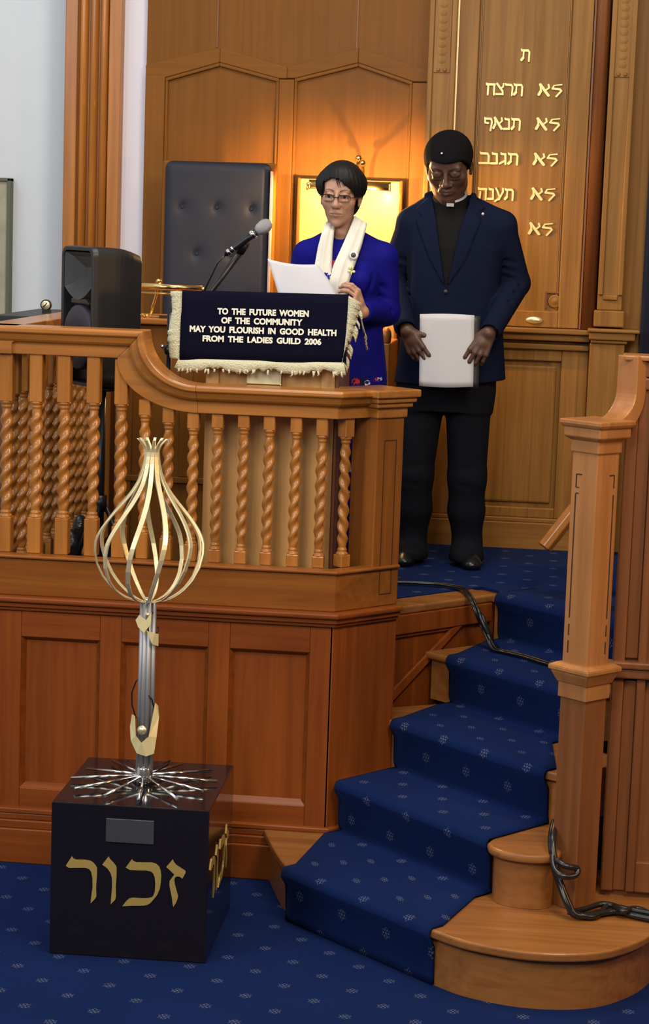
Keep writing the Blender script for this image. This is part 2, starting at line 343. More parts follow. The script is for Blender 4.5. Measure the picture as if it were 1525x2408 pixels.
b = MB(); b.box(-0.60, 0.14, 8.855, 8.892, 0.9, 1.02); b.box(-0.60, 0.14, 8.862, 8.892, 1.02, 1.04); b.build('ark_skirting', W_arkX, ark, bevel=0.005)
b = MB(); b.lathe((-0.017, 8.866, 1.983), [(0.0,0.016),(0.012,0.014),(0.02,0.008),(0.026,0.012),(0.031,0.0)], 20, ax=(0,-1,0)); b.build('rosette', W_ark, ark)
b = MB(); b.box(-0.052,0.016,8.855,8.866,2.018,2.024); b.box(-0.058,-0.052,8.855,8.866,1.95,2.024); b.build('rosette_bead', W_red, ark)
b = MB(); b.lathe((-0.10, 8.846, 1.90), [(0.0,0.006),(0.034,0.006),(0.038,0.0)], 24, ax=(0,-1,0))
b.v = [(-0.10+(p[0]+0.10)*1.0, p[1], 1.90+(p[2]-1.90)*0.42) for p in b.v]; b.build('oval_nameplate', M_gold, ark)
cu = thing('ark_curtain', 'dark navy curtain hanging at the right edge beyond the ark pilaster', 'curtain', (0.5, 8.92, 1.9))
b = MB(); pts = [(0.352+0.02*i, 8.86+0.018*math.sin(i*1.3)) for i in range(60)]
b.rings([[(p[0],p[1],z) for p in pts]+[(p[0],p[1]+.008,z) for p in pts[::-1]] for z in (0.91, 5.3)], closed=True); b.build('curtain_cloth', M_curtain, cu)
# ---------------- Hebrew lettering (each letter drawn as broad-nib strokes in a unit cell, x right, y up)
GL = {
 'tav':  (0.95, [((.06,.98),(.16,.86),.10),((.12,.88),(.72,.88),.17),((.72,.90),(.84,.72),.15),((.84,.74),(.82,.0),.15),((.30,.84),(.28,.30),.13),((.28,.28),(.10,.08),.20)]),
 'lamed':(0.95, [((.88,1.0),(.30,.92),.09),((.30,.92),(.16,.66),.11),((.16,.66),(.75,.60),.15),((.75,.62),(.86,.46),.14),((.86,.48),(.48,.0),.13)]),
 'alef': (0.95, [((.16,.98),(.84,.06),.19),((.80,.98),(.86,.72),.13),((.86,.72),(.60,.50),.12),((.20,.80),(.24,.42),.12),((.24,.44),(.08,.10),.19)]),
 'resh': (0.80, [((.06,.98),(.14,.86),.10),((.10,.88),(.60,.86),.17),((.60,.88),(.74,.68),.15),((.74,.70),(.70,.0),.14)]),
 'tsadi':(0.85, [((.12,.96),(.66,.34),.16),((.74,.96),(.70,.68),.13),((.70,.70),(.46,.52),.12),((.66,.36),(.70,.10),.14),((.72,.08),(.06,.07),.15)]),
 'het':  (0.90, [((.04,.98),(.14,.88),.10),((.08,.87),(.84,.87),.17),((.22,.84),(.20,.0),.15),((.78,.84),(.78,.0),.15)]),
 'he':   (0.90, [((.04,.98),(.14,.88),.10),((.08,.87),(.84,.87),.17),((.26,.62),(.20,.0),.14),((.78,.84),(.78,.0),.15)]),
 'nun':  (0.72, [((.16,.97),(.24,.88),.10),((.20,.88),(.52,.86),.16),((.54,.88),(.58,.10),.15),((.60,.08),(.06,.06),.16)]),
 'fe':   (0.85, [((.08,.98),(.14,.88),.10),((.10,.88),(.66,.88),.16),((.12,.86),(.14,.54),.13),((.14,.54),(.44,.50),.14),((.68,.88),(.78,.60),.14),((.78,.62),(.66,-.12),.14)]),
 'gimel':(0.72, [((.16,.97),(.24,.88),.10),((.20,.88),(.52,.86),.16),((.54,.88),(.58,.02),.15),((.50,.30),(.08,.06),.15)]),
 'bet':  (0.92, [((.06,.98),(.16,.88),.10),((.12,.88),(.68,.87),.16),((.68,.88),(.80,.66),.14),((.80,.68),(.78,.12),.15),((.86,.08),(.02,.06),.16)]),
 'ayin': (0.90, [((.10,.97),(.22,.80),.14),((.22,.82),(.50,.20),.14),((.76,.97),(.80,.70),.14),((.80,.72),(.42,.02),.15),((.50,.16),(.06,-.12),.15)]),
}
def glyph(mb, g, x, z, h, y0, th):
    """strokes as little bars with rounded ends, standing on a wall that faces -y"""
    for si, (p, q, w) in enumerate(GL[g][1]):
        P = Vector((x+p[0]*h, 0, z+p[1]*h)); Q = Vector((x+q[0]*h, 0, z+q[1]*h)); d = (Q-P).normalized(); s_ = Vector((-d.z, 0, d.x)); r = w*h/2
        poly = []
        for k in range(7):
            t = math.pi*k/6; poly.append(Q + 1.15*r*(math.cos(t)*s_ + math.sin(t)*d*0.8))
        for k in range(7):
            t = math.pi*k/6; poly.append(P + 1.15*r*(-math.cos(t)*s_ - math.sin(t)*d*0.8))
        mb.prism([(p_.x, y0-.0004*si, p_.z) for p_ in poly], (0, th+.0004*si, 0))
def word(name, letters, x0, x1, z, h, parent, mat, y0, th):
    """letters listed from left to right as they stand on the wall"""
    tot = sum(GL[g][0] for g in letters)*h; k = (x1-x0)/tot; x = x0
    for g in letters:
        mb = MB(); glyph(mb, g, 0, z, h, y0, th)
        mb.v = [(x + v[0]*k, v[1], v[2]) for v in mb.v]
        mb.build(name, mat, parent); x += GL[g][0]*h*k
LH = 0.050; Y0 = 8.859
word('hebrew_letter', ['tav'], -0.212, -0.170, 2.990, LH, tab_, M_letter, Y0, 0.0065)
for i, (z, w, a_, b_) in enumerate(((2.846, ['het','tsadi','resh','tav'], -0.352, -0.193), (2.702, ['fe','alef','nun','tav'], -0.355, -0.196), (2.556, ['bet','nun','gimel','tav'], -0.367, -0.199), (2.406, ['he','nun','ayin','tav'], -0.367, -0.212))):
    word('hebrew_letter', w, a_, b_, z, LH, tab_, M_letter, Y0, 0.0065)
for z, a_, b_ in ((2.846,-0.132,-0.028),(2.704,-0.136,-0.030),(2.556,-0.139,-0.033),(2.410,-0.142,-0.036),(2.263,-0.145,-0.039)):
    word('hebrew_letter', ['alef','lamed'], a_, b_, z, LH, tab_, M_letter, Y0, 0.0065)

# ---------------- platform (bimah) base
N0 = -5.071          # chamfer plane n = N0 through the corner (-.71, 6.85)
NW = -5.25           # recessed wall beside the stairs
bp = thing('raised_platform', 'panelled mahogany-red wooden platform base under the balustrade and pulpit', 'platform', (-1.2, 7.6, 0))
core = [(-2.7,6.872),(-0.727,6.872)]
def crn(nv, y):      # where plane n=nv meets y
    return ((nv+0.6626*y)/0.7490, y)
p1 = crn(N0-0.02, 6.872)
core = [(-2.7,6.872), p1, an(4.955,N0-0.02)[:2], an(4.955,NW)[:2], an(5.70,NW)[:2], (.305,7.30), (.62,6.98), (1.6,6.9), (3.4,6.9), (3.4,9.1), (-2.7,9.1)]
b = MB(); b.zprism(core, 0, 0.893); b.build('platform_core', W_mah, bp)
b = MB()
for x0, x1 in ((-2.7,-1.807),(-1.527,-1.451),(-1.144,-1.069),(-0.791,-0.712)): b.box(x0, x1, 6.85, 6.8735, 0.19, 0.905)
b.build('stile', W_mah, bp, bevel=0.003)
for x0, x1 in ((-1.807,-1.527),(-1.451,-1.144),(-1.069,-0.791)):
    for z0, z1 in ((.19,.268),(.811,.905)):
        b = MB(); b.box(x0, x1, 6.85, 6.8735, z0, z1); b.build('rail', W_mahX, bp, bevel=0.003)
for x0, x1 in ((-1.807,-1.527),(-1.451,-1.144),(-1.069,-0.791)):
    b = MB()
    z0, z1 = 0.268, 0.811
    b.prism([(x0,6.851,z0),(x1,6.851,z0),(x1-.018,6.871,z0+.018),(x0+.018,6.871,z0+.018)], (0,0.004,0))
    b.prism([(x0,6.851,z1),(x1,6.851,z1),(x1-.014,6.871,z1-.014),(x0+.014,6.871,z1-.014)], (0,0.004,0))
    b.prism([(x0,6.851,z0),(x0,6.851,z1),(x0+.014,6.871,z1-.014),(x0+.014,6.871,z0+.014)], (0,0.004,0))
    b.prism([(x1,6.851,z0),(x1,6.851,z1),(x1-.014,6.871,z1-.014),(x1-.014,6.871,z0+.014)], (0,0.004,0))
    b.build('panel_moulding', W_mahX, bp)
def band(z0, z1, out, name, mat, bev=0.004, xl=-2.7, aend=4.957, back=0.05):
    """a horizontal member that follows the front, turns the corner and runs along the chamfer"""
    y = 6.85-out; n_ = N0+out; c = crn(n_, y); e = an(aend, n_); e2 = an(aend, N0-back); c2 = crn(N0-back, 6.85+back)
    b = MB(); b.zprism([(xl,y),c,e[:2],e2[:2],c2,(xl,6.85+back)], z0, z1); return b.build(name, mat, bp, bevel=bev)
band(0.19, 0.905, 0.0, 'corner_stile', W_mah, xl=-0.72, back=0.02)
band(0.0, 0.125, 0.03, 'plinth', W_mahX); band(0.125, 0.155, 0.024, 'plinth_moulding', W_mahX); band(0.155, 0.178, 0.016, 'plinth_moulding', W_mahX); band(0.178, 0.197, 0.02, 'plinth_moulding', W_mahX)
band(0.905, 0.918, 0.012, 'ledge_moulding', W_mahX); band(0.918, 0.936, 0.022, 'ledge_moulding', W_mahX); band(0.936, 0.957, 0.036, 'ledge_moulding', W_mahX, 0.007)
band(0.957, 1.088, 0.0, 'balustrade_plinth', W_bandX); band(1.088, 1.100, 0.012, 'balustrade_sill', W_bandX, 0.005)
# recessed wall beside the stairs
def wbox(m, a0, a1, n0, n1, z0, z1): 
    m.obox((*an((a0+a1)/2, (n0+n1)/2)[:2], (z0+z1)/2), (AX, NX, UP), ((a1-a0)/2, (n1-n0)/2, (z1-z0)/2))
b = MB(); wbox(b, 4.955, 5.035, NW, NW+.022, 0.36, 0.86); wbox(b, 5.035, 5.62, NW, NW+.022, 0.80, 0.872); b.build('side_frame', W_mah, bp, bevel=0.004)
b = MB()
q0 = an(5.06, NW+.004, 0.56); q1 = an(5.42, NW+.004, 0.80)
b.prism([q0, an(5.10,NW+.004,.54), an(5.47,NW+.004,.80), q1], tuple(NX*0.014)); wbox(b, 5.035, 5.05, NW, NW+.012, .36, .80); wbox(b, 5.05, 5.42, NW, NW+.012, .786, .80); b.build('diagonal_moulding', W_mah, bp, bevel=0.004)
b = MB(); wbox(b, 4.957, 5.645, NW-.115, NW+.018, 0.872, 0.903); b.build('edge_nosing', W_tread, bp, bevel=0.009, seg=3)
b = MB(); top = [(-2.68,6.95), crn(N0-.06,6.95), an(4.96,N0-.06)[:2], an(4.96,NW-.114)[:2], an(5.70,NW-.114)[:2], (.305,7.30), (.62,6.98), (1.6,6.95),(3.4,6.95),(3.4,9.05),(-2.68,9.05)]
b.zprism(top, 0.893, 0.905); b.uv = [(v[0]+.07, v[1]-.05) for v in b.v]; b.build('platform_carpet', M_carpet, bp)

# ---------------- stairs
st = thing('staircase', 'five-step oak staircase with rounded ends climbing to the platform', 'staircase', (-0.2, 6.6, 0))
def arc(p, n=6):     # catmull-rom through points
    out = []
    P = [Vector((q[0], q[1], 0)) for q in p]
    for i in range(len(P)-1):
        a0 = P[max(i-1,0)]; a1 = P[i]; a2 = P[i+1]; a3 = P[min(i+2, len(P)-1)]
        for k in range(n):
            t = k/n; out.append(0.5*((2*a1)+(-a0+a2)*t+(2*a0-5*a1+4*a2-a3)*t*t+(-a0+3*a1-3*a2+a3)*t**3))
    out.append(P[-1]); return [(q.x, q.y) for q in out]
T1 = arc([(-.93,6.835),(-.905,6.75),(-.875,6.65),(-.835,6.53),(-.785,6.405)]) + arc([(-.292,5.926),(-.173,5.838),(.016,5.787),(.203,5.826),(.33,5.95),(.41,6.12),(.44,6.33)]) + [(.44,6.5),(-.2,6.9),(-.62,6.98),(-.75,6.835)]
T2 = [an(4.60,NW)[:2]] + [(-.690,6.915),(-.664,6.872),(-.628,6.834),(-.128,6.302)] + arc([(-.139,6.262),(-.128,6.215),(-.09,6.174),(-.024,6.152),(.042,6.158),(.086,6.195),(.098,6.25)]) + [(.22,6.5),(-.4,7.2)]
T3 = [an(4.96,NW)[:2], an(4.93,-5.13)[:2]] + [(-.507,7.055),(.025,6.500)] + arc([(.04,6.49),(.075,6.47),(.12,6.46)]) + [(.3,6.7),(-.3,7.4)]
T4 = [an(5.28,NW)[:2], (-.335,7.348),(.07,6.915),(.14,6.88),(.3,6.95),(-.1,7.75)]
T5 = [an(5.62,NW+.018)[:2], (-.174,7.690),(.27,7.225),(.6,7.4),(.1,7.80),an(5.75,NW+.018)[:2]]
def inset(poly, d):
    n = len(poly); out = []
    A = sum(poly[i][0]*poly[(i+1)%n][1]-poly[(i+1)%n][0]*poly[i][1] for i in range(n)); sg = 1 if A > 0 else -1
    for i in range(n):
        p0 = Vector(poly[i-1]); p1 = Vector(poly[i]); p2 = Vector(poly[(i+1) % n])
        e1 = (p1-p0).normalized(); e2 = (p2-p1).normalized()
        n1 = Vector((-e1.y, e1.x))*sg; n2 = Vector((-e2.y, e2.x))*sg; m = n1+n2
        m = m/max(0.35, 1+n1.dot(n2)); out.append(tuple(p1+m*d))
    return out
for i, T in enumerate((T1,T2,T3,T4,T5)):
    z = RH*(i+1)
    if i < 4:
        b = MB(); b.zprism(T, z-.028, z); b.build('tread', W_tread, st, bevel=0.011, seg=3)
    else:
        b = MB(); b.zprism(T, z-.028, z+.002); b.build('tread', W_tread, st, bevel=0.011, seg=3)
    b = MB(); b.zprism(inset(T, 0.022), z-RH+(0.0 if i == 0 else 0.001), z-.027); b.build('riser', W_tread, st)
# carpet runner: rows of left/right points down the flight
L = [None,(-.800,6.405),(-.680,6.846),(-.511,7.052),(-.338,7.345),(-.178,7.686)]
R = [None,(-.287,5.920),(-.137,6.280),(.034,6.484),(.085,6.895),(.262,7.228)]
rows = []
a2 = Vector((AX.x, AX.y))
def shift(p, d): return (p[0]+AX.x*d, p[1]+AX.y*d)
def row(i, d, z): rows.append((shift(L[i], d), shift(R[i], d), z))
for i in range(1, 6):
    z = RH*i
    if i == 1: row(1, .012, 0.006)
    else: row(i, .020, RH*(i-1)+.010)
    row(i, .012, RH*(i-1)+.03); row(i, .008, z-.055)
    for k in range(7):
        t = math.pi/2*k/6; row(i, .006-.020+.022*(1-math.cos(t)), z-.022+.031*math.sin(t))
    row(i, .05, z+.0095)
    if i < 5:
        row(i+1, -.05, z+.0095)
rows.append((shift(L[5], .20), shift(R[5], .20), .9108))
NC = 14; b = MB(); uv = []; vl = 0; prev = None; ring = []
for (l, r, z) in rows:
    l3 = Vector((l[0], l[1], z)); r3 = Vector((r[0], r[1], z)); mid = (l3+r3)/2
    if prev is not None: vl += (mid-prev).length
    prev = mid; w = (r3-l3).length
    ring.append([l3.lerp(r3, k/NC) for k in range(NC+1)]); uv += [(k/NC*w + .03, vl) for k in range(NC+1)]
b.rings(ring, closed=False, caps=False); b.uv = uv
ro = b.build('stair_runner', M_runner, None, (-0.3, 6.7, 0)); set_tags(ro, 'deep blue carpet runner with pale sprigs covering the steps', 'stair carpet')
sm = ro.modifiers.new('thickness', 'SOLIDIFY'); sm.thickness = 0.008; sm.offset = -1

# ---------------- newel post right of the stairs
NCx, NCy = 0.1365, 6.25
nw = thing('newel_post', 'square oak newel post with stepped cap and collar beside the stairs', 'newel post', (NCx, NCy, RH))
def sq(m, h, z0, z1): m.obox((NCx, NCy, (z0+z1)/2), (AX, NX, UP), (h, h, (z1-z0)/2))
def frus(m, h0, h1, z0, z1):
    vs = [Vector((NCx, NCy, 0))+AX*sx*h+NX*sy*h+UP*z for z, h in ((z0,h0),(z1,h1)) for sx, sy in ((-1,-1),(1,-1),(1,1),(-1,1))]
    m.add(vs, [(0,1,2,3),(7,6,5,4),(4,5,1,0),(5,6,2,1),(6,7,3,2),(7,4,0,3)])
b = MB(); sq(b, .0505, RH, .852); b.build('lower_shaft', W_red, nw, bevel=0.003)
b = MB(); sq(b, .057, .848, .898); frus(b, .060, .074, .896, .928); sq(b, .074, .926, .934); sq(b, .081, .934, .948); frus(b, .081, .062, .948, .958); b.build('collar', W_new, nw, bevel=0.003)
b = MB(); sq(b, .0505, .955, 1.625); shf_ = b.build('shaft', W_new, nw, bevel=0.003)
b = MB(); sq(b, .056, 1.612, 1.652); frus(b, .058, .074, 1.650, 1.662); sq(b, .073, 1.660, 1.690); sq(b, .083, 1.697, 1.713); frus(b, .074, .083, 1.688, 1.698); b.build('cap', W_new, nw, bevel=0.004)
M_groove = plain('dark_groove', (0.035, 0.013, 0.005), 0.7)
for dirv, oth, sg in ((-AX, NX, -1), (NX, AX, -1)):
    b = MB(); c0 = Vector((NCx, NCy, 0))+dirv*.0502
    def gl(o0, o1, z0, z1):
        c = c0+oth*((o0+o1)/2)+UP*((z0+z1)/2); b.obox(c, (oth, UP, dirv), (abs(o1-o0)/2, (z1-z0)/2, .0012))
    s1 = -1 if dirv.x < 0 else 1
    e = .030*s1
    for z0, z1 in ((1.505,1.545),(1.10,1.485),(1.045,1.08),(.99,1.028)): gl(e-.0022, e+.0022, z0, z1)
    gl(e, e-.022*s1, 1.543, 1.547)
    if dirv.x < 0: gl(e, e-.012*s1, 1.485, 1.488); gl(e, e-.012*s1, 1.503, 1.506)
    b.build('inlaid_groove', M_groove, shf_)

# handrail that rises from the newel and turns right, with panelled wall under it
gd = thing('panelled_parapet', 'dark panelled oak parapet running off to the right of the newel post', 'parapet', (0.8, 6.4, RH))
b = MB(); b.box(.225, 1.5, 6.375, 6.43, RH, 1.82); b.build('panel_field', W_red, gd)
b = MB(); b.box(.225,.262,6.352,6.376,.20,1.82); b.box(.262,.302,6.362,6.376,.20,.885); b.box(.262,.302,6.362,6.376,.955,1.82); b.box(.302,.33,6.352,6.376,.2,1.82); b.box(.33,1.5,6.352,6.376,1.70,1.82); b.box(.33,1.5,6.352,6.376,.2,.30); b.build('stile', W_red, gd, bevel=0.004)
b = MB(); b.box(.19,1.5,6.33,6.376,.925,.948); b.box(.195,1.5,6.34,6.376,.893,.925); b.build('ledge_moulding', W_red, gd, bevel=0.006)
b = MB(); P = []
c0 = Vector((NCx, NCy, 0))
path = [(0.015,1.708),(0.03,1.709)]
cx, cz, rr = 0.035, 1.800, 0.090
for k in range(13):
    t = math.pi/2*k/12; path.append((cx+rr*math.sin(t), cz-rr*math.cos(t)))
path += [(0.125,1.86),(0.125,1.905)]
ring = []
for i, (d, z) in enumerate(path):
    p0 = path[max(i-1,0)]; p2 = path[min(i+1,len(path)-1)]; tx, tz = p2[0]-p0[0], p2[1]-p0[1]; l = math.hypot(tx, tz); nx_, nz_ = tz/l, -tx/l   # towards the underside
    q = c0+AX*d+UP*z; th = 0.05
    ring.append([q+NX*.040, q-NX*.040, q-NX*.040+(AX*nx_+UP*nz_)*th, q+NX*.040+(AX*nx_+UP*nz_)*th])
b.rings(ring, smooth=False)
b.build('rising_handrail', W_new, gd, bevel=0.004)
b = MB(); e = c0+AX*.125
b.prism([(e.x+.005,e.y+.005,1.84),(1.5,e.y+.005,1.84),(1.5,e.y+.005,1.892),(e.x+.005,e.y+.005,1.892)], (0,.10,0)); b.build('top_rail', W_red, gd, bevel=0.004)
b = MB(); b.prism([(e.x-.01,e.y-.015,1.890),(1.5,e.y-.015,1.890),(1.5,e.y-.015,1.907),(e.x-.01,e.y-.015,1.907)], (0,.13,0)); b.build('top_rail_cap', W_new, gd, bevel=0.005)
b = MB(); b.box(.245,1.5,6.350,6.43,1.80,1.838); b.build('rail_moulding', W_red, gd, bevel=0.006)

# short sloping handrail behind the newel
hr = thing('sloping_handrail', 'short sloping oak handrail end showing behind the newel post', 'handrail', (0.14, 7.75, 0.905))
d = Vector((.36,.10,.50)).normalized(); u = d.cross(Vector((0,1,0))).normalized(); w = d.cross(u)
s0 = Vector((-.008, 7.70, 1.090)); ring = []
for k in (0, 0.42):
    ring.append([s0+d*k+u*(0.030*math.cos(t))+w*(0.040*math.sin(t)) for t in [math.pi/8+math.pi/4*j for j in range(8)]])
b = MB(); b.rings(ring, smooth=False); b.build('handrail_bar', W_oak, hr, bevel=0.004)
b = MB(); b.box(.20,.25,7.73,7.78,.905,1.47); b.build('handrail_post', W_oak, hr, bevel=0.004)
b = MB(); b.tube([(.085,7.72,1.13),(.14,7.74,1.12),(.21,7.75,1.12)], .008); b.build('bracket', M_brass, hr)

# ---------------- balustrade
bl = thing('balustrade', 'oak balustrade with barley-twist balusters and a swooping handrail round the platform', 'balustrade', (-1.3, 6.92, 1.10))
def baluster(x, y, z0, zb, zt, z1, rot=0.0, half=0.0225, ph=0.0, rad=0.0175, axes=None):
    b = MB(); ax = axes or (Vector((1,0,0)), Vector((0,1,0)))
    b.obox((x, y, (z0+zb-.012)/2), (ax[0], ax[1], UP), (half, half, (zb-.012-z0)/2))
    b.obox((x, y, (z1+zt+.012)/2), (ax[0], ax[1], UP), (half*.97, half*.97, (z1-zt-.012)/2))
    n = 20; rings = []
    def ringz(z, r, tw): 
        return [(x+ax[0].x*r*(1+tw*math.cos(2*(t-ang)))*math.cos(t)+ax[1].x*r*(1+tw*math.cos(2*(t-ang)))*math.sin(t), y+ax[0].y*r*(1+tw*math.cos(2*(t-ang)))*math.cos(t)+ax[1].y*r*(1+tw*math.cos(2*(t-ang)))*math.sin(t), z) for t in [2*math.pi*k/n for k in range(n)]]
    ang = 0
    for z, r in ((zb-.014, half*1.0),(zb-.006, half*.98),(zb-.001, half*.7),(zb+.006,half*.86),(zb+.011,half*.62)): rings.append(ringz(z, r, 0))
    za, zc = zb+.014, zt-.014; m = max(20, int((zc-za)/.0052))
    for i in range(m+1):
        z = za+(zc-za)*i/m; ang = 2*math.pi*z/0.104+ph; e = min(1, i/6, (m-i)/6); rings.append(ringz(z, rad*(.82+.18*e), .24*e))
    ang = 0
    for z, r in ((zt-.011,half*.62),(zt-.006,half*.86),(zt+.001,half*.7),(zt+.006,half*.98),(zt+.014,half*1.0)): rings.append(ringz(z, r, 0))
    b.rings(rings)
    return b.build('baluster', W_oak, bl, bevel=0.0025, seg=1)
BX = [(-1.886,1.235,1.616,1.80),(-1.780,1.238,1.618,1.80),(-1.682,1.241,1.620,1.80),(-1.578,1.243,1.622,1.80),(-1.480,1.222,1.622,1.79),(-1.397,1.203,1.588,1.655),(-1.314,1.188,1.566,1.632),(-1.227,1.172,1.550,1.62),(-1.142,1.157,1.556,1.62),(-1.051,1.157,1.560,1.62),(-.962,1.157,1.556,1.62),(-.869,1.154,1.552,1.62),(-.780,1.152,1.545,1.62)]
for i, (x, zb, zt, z1) in enumerate(BX):
    baluster(x, 6.915, 1.10, zb, zt, z1, half=0.0235 if i < 5 else 0.0205, ph=i*0.9, rad=0.0185 if i < 5 else 0.0165)
q = an(4.745, N0-.065); baluster(q[0], q[1], 1.10, 1.155, 1.540, 1.62, half=0.0215, ph=1.0, rad=.0165, axes=(AX, NX))
# left return of the balustrade, running back to the wall
for k in range(11):
    y = 7.06+.125*k
    baluster(-1.90, y, 0.905, 1.06, 1.63, 1.80, half=0.0215, ph=k*0.7, rad=0.0185)
PROF = [(-.055,0),(.075,0),(.082,-.006),(.082,-.020),(.070,-.027),(.060,-.045),(.052,-.052),(.040,-.056),(.036,-.060),(.036,-.098),(-.04,-.098),(-.04,-.06),(-.055,-.05)]
def sect(p, out, up): return [Vector(p)+Vector(out)*o+Vector(up)*t for o, t in PROF]
ring = []
F = Vector((0,-1,0))
ZU, ZL = 1.893, 1.716
def lst(x0, x1, z, n):
    return [sect((x0+(x1-x0)*i/n, 6.92, z), F, UP) for i in range(n+1)]
b = MB(); xm = -1.395
xs0 = -1.955
ring = [sect((xs0,6.92,ZU), F, UP), sect((xm,6.92,ZU), F, Vector((1,0,1)))]
b.rings(ring, smooth=False); b.build('upper_handrail', W_oakX, bl, bevel=0.003)
ring = [sect((xm,6.92,ZU), F, Vector((1,0,1)))]
cxs, czs, R0 = xm+.185, ZU-.0, ZU-ZL
for k in range(1, 19):
    t = math.pi/2*k/18
    ring.append(sect((cxs-.185*math.cos(t), 6.92, ZU-R0*math.sin(t)), F, Vector((math.cos(t), 0, 1))))
cc = crn(N0-.07, 6.92)
b = MB(); b.rings(ring, smooth=False); b.build('swooping_handrail', W_oakX, bl, bevel=0.002)
ring = [sect((cxs,6.92,ZL), F, UP)]
mit = (F+NX)/(1+F.dot(NX))
ring.append(sect((cc[0],cc[1],ZL), mit, UP)); ring.append(sect(an(4.835,N0-.07,ZL), NX, UP))
b = MB(); b.rings(ring, smooth=False); b.build('lower_handrail', W_oakX, bl, bevel=0.003)
# left return rail and sill
ring = [sect((-1.90,6.87,ZU), Vector((-1,0,0)), UP), sect((-1.90,8.45,ZU), Vector((-1,0,0)), UP)]
b = MB(); b.rings(ring, smooth=False); b.build('return_handrail', W_oakX, bl, bevel=0.003)
b = MB(); b.box(-1.955,-1.85,6.95,8.5,.895,.935); b.build('return_sill', W_oakX, bl, bevel=0.005)
b = MB(); b.box(-1.95,-1.85,8.42,8.52,.905,1.93); b.build('return_post', W_oak, bl, bevel=0.005)
# corner post
pc = Vector(an(4.895, N0-.064))
def psq(m, h, z0, z1): m.obox((pc.x, pc.y, (z0+z1)/2), (AX, NX, UP), (h, h, (z1-z0)/2))
b = MB(); psq(b, .064, .957, 1.63); ep_ = b.build('end_post', W_band, bl, bevel=0.004)
b = MB(); psq(b, .072, 1.618, 1.658); psq(b, .085, 1.655, 1.672); psq(b, .094, 1.672, 1.690); psq(b, .104, 1.690, 1.717); b.build('post_cap', W_oakX, bl, bevel=0.005)
b = MB(); c_ = pc+NX*.0640
for o_ in (-.028,.028): b.obox((c_.x+AX.x*o_, c_.y+AX.y*o_, 1.27), (AX, NX, UP), (.0015,.001,.27))
b.obox((c_.x, c_.y, 1.54), (AX, NX, UP), (.028,.001,.0015)); b.obox((c_.x, c_.y, 1.0), (AX, NX, UP), (.028,.001,.0015))
b.build('inlaid_groove', plain('faint_groove', (.05,.018,.006), .6), ep_)
# ---------------- memorial: black cube plinth
CW, CD, CH = 0.490, 0.545, 0.487
ca = math.radians(1.2); cux = Vector((math.cos(ca), math.sin(ca), 0)); cuy = Vector((-math.sin(ca), math.cos(ca), 0)); c0 = Vector((-1.471, 5.965, 0))
def cp(x, y, z): return c0+cux*x+cuy*y+UP*z
ce_ = cp(CW/2, CD/2, 0)
mc = thing('memorial_plinth', 'glossy black cube plinth with large gold Hebrew word on the blue carpet', 'plinth', tuple(ce_))
b = MB(); b.obox(tuple(cp(CW/2,CD/2,CH/2)), (cux,cuy,UP), (CW/2,CD/2,CH/2)); cb_ = b.build('cube_body', M_blackgloss, mc, bevel=0.004, seg=3)
b = MB(); b.obox(tuple(cp(.246,-.002,.408)), (cux,cuy,UP), (.0745,.0025,.037)); b.build('blank_plaque', M_plaque, mc, bevel=0.001)
# lettering traced in a 1525 x 722 cell that covers 380 x 180 px of the front
ZK = {
 'resh': [(142,172),(200,80),(218,106),(245,117),(330,120),(385,130),(415,150),(440,180),(453,205),(453,300),(447,400),(452,490),(440,515),(395,565),(402,480),(412,400),(408,300),(395,240),(375,215),(340,200),(280,198),(180,198),(155,190)],
 'vav': [(503,172),(566,88),(578,115),(610,148),(640,185),(648,210),(648,300),(643,400),(647,500),(640,530),(596,575),(600,500),(607,400),(604,310),(590,260),(560,215),(530,190)],
 'kaf': [(738,205),(797,122),(812,142),(840,154),(900,157),(1000,160),(1040,175),(1068,200),(1085,240),(1092,290),(1090,360),(1080,430),(1055,490),(1020,535),(990,570),(960,588),(920,594),(820,592),(712,597),(750,545),(780,520),(810,513),(900,520),(970,520),(1005,510),(1020,490),(1033,450),(1035,370),(1028,310),(1012,270),(990,250),(940,238),(850,235),(780,230)],
 'zayin': [(1140,207),(1203,130),(1215,160),(1240,190),(1330,250),(1332,270),(1302,328),(1280,310),(1250,303),(1228,315),(1222,340),(1228,380),(1245,440),(1263,500),(1258,535),(1245,570),(1220,612),(1212,590),(1205,530),(1190,460),(1175,390),(1176,350),(1195,320),(1222,285),(1170,235)],
}
def zk(pt): return (pt[0]/1525*0.478+0.004, 0.3575-(pt[1]/722)*0.2275+0.055*(pt[0]/1525-0.5)*0.72)
for nm, P in ZK.items():
    q = [zk(p) for p in P]
    b = MB(); b.prism([tuple(cp(x, -.0005, z)) for x, z in q], tuple(cuy*-.002)); b.build('gold_letter', M_goldink, cb_)
    b = MB(); b.prism([tuple(cp(CW+.0005, (x-.02)*1.08+.01, z)) for x, z in q], tuple(cux*.002)); b.build('gold_letter', M_goldink, cb_)
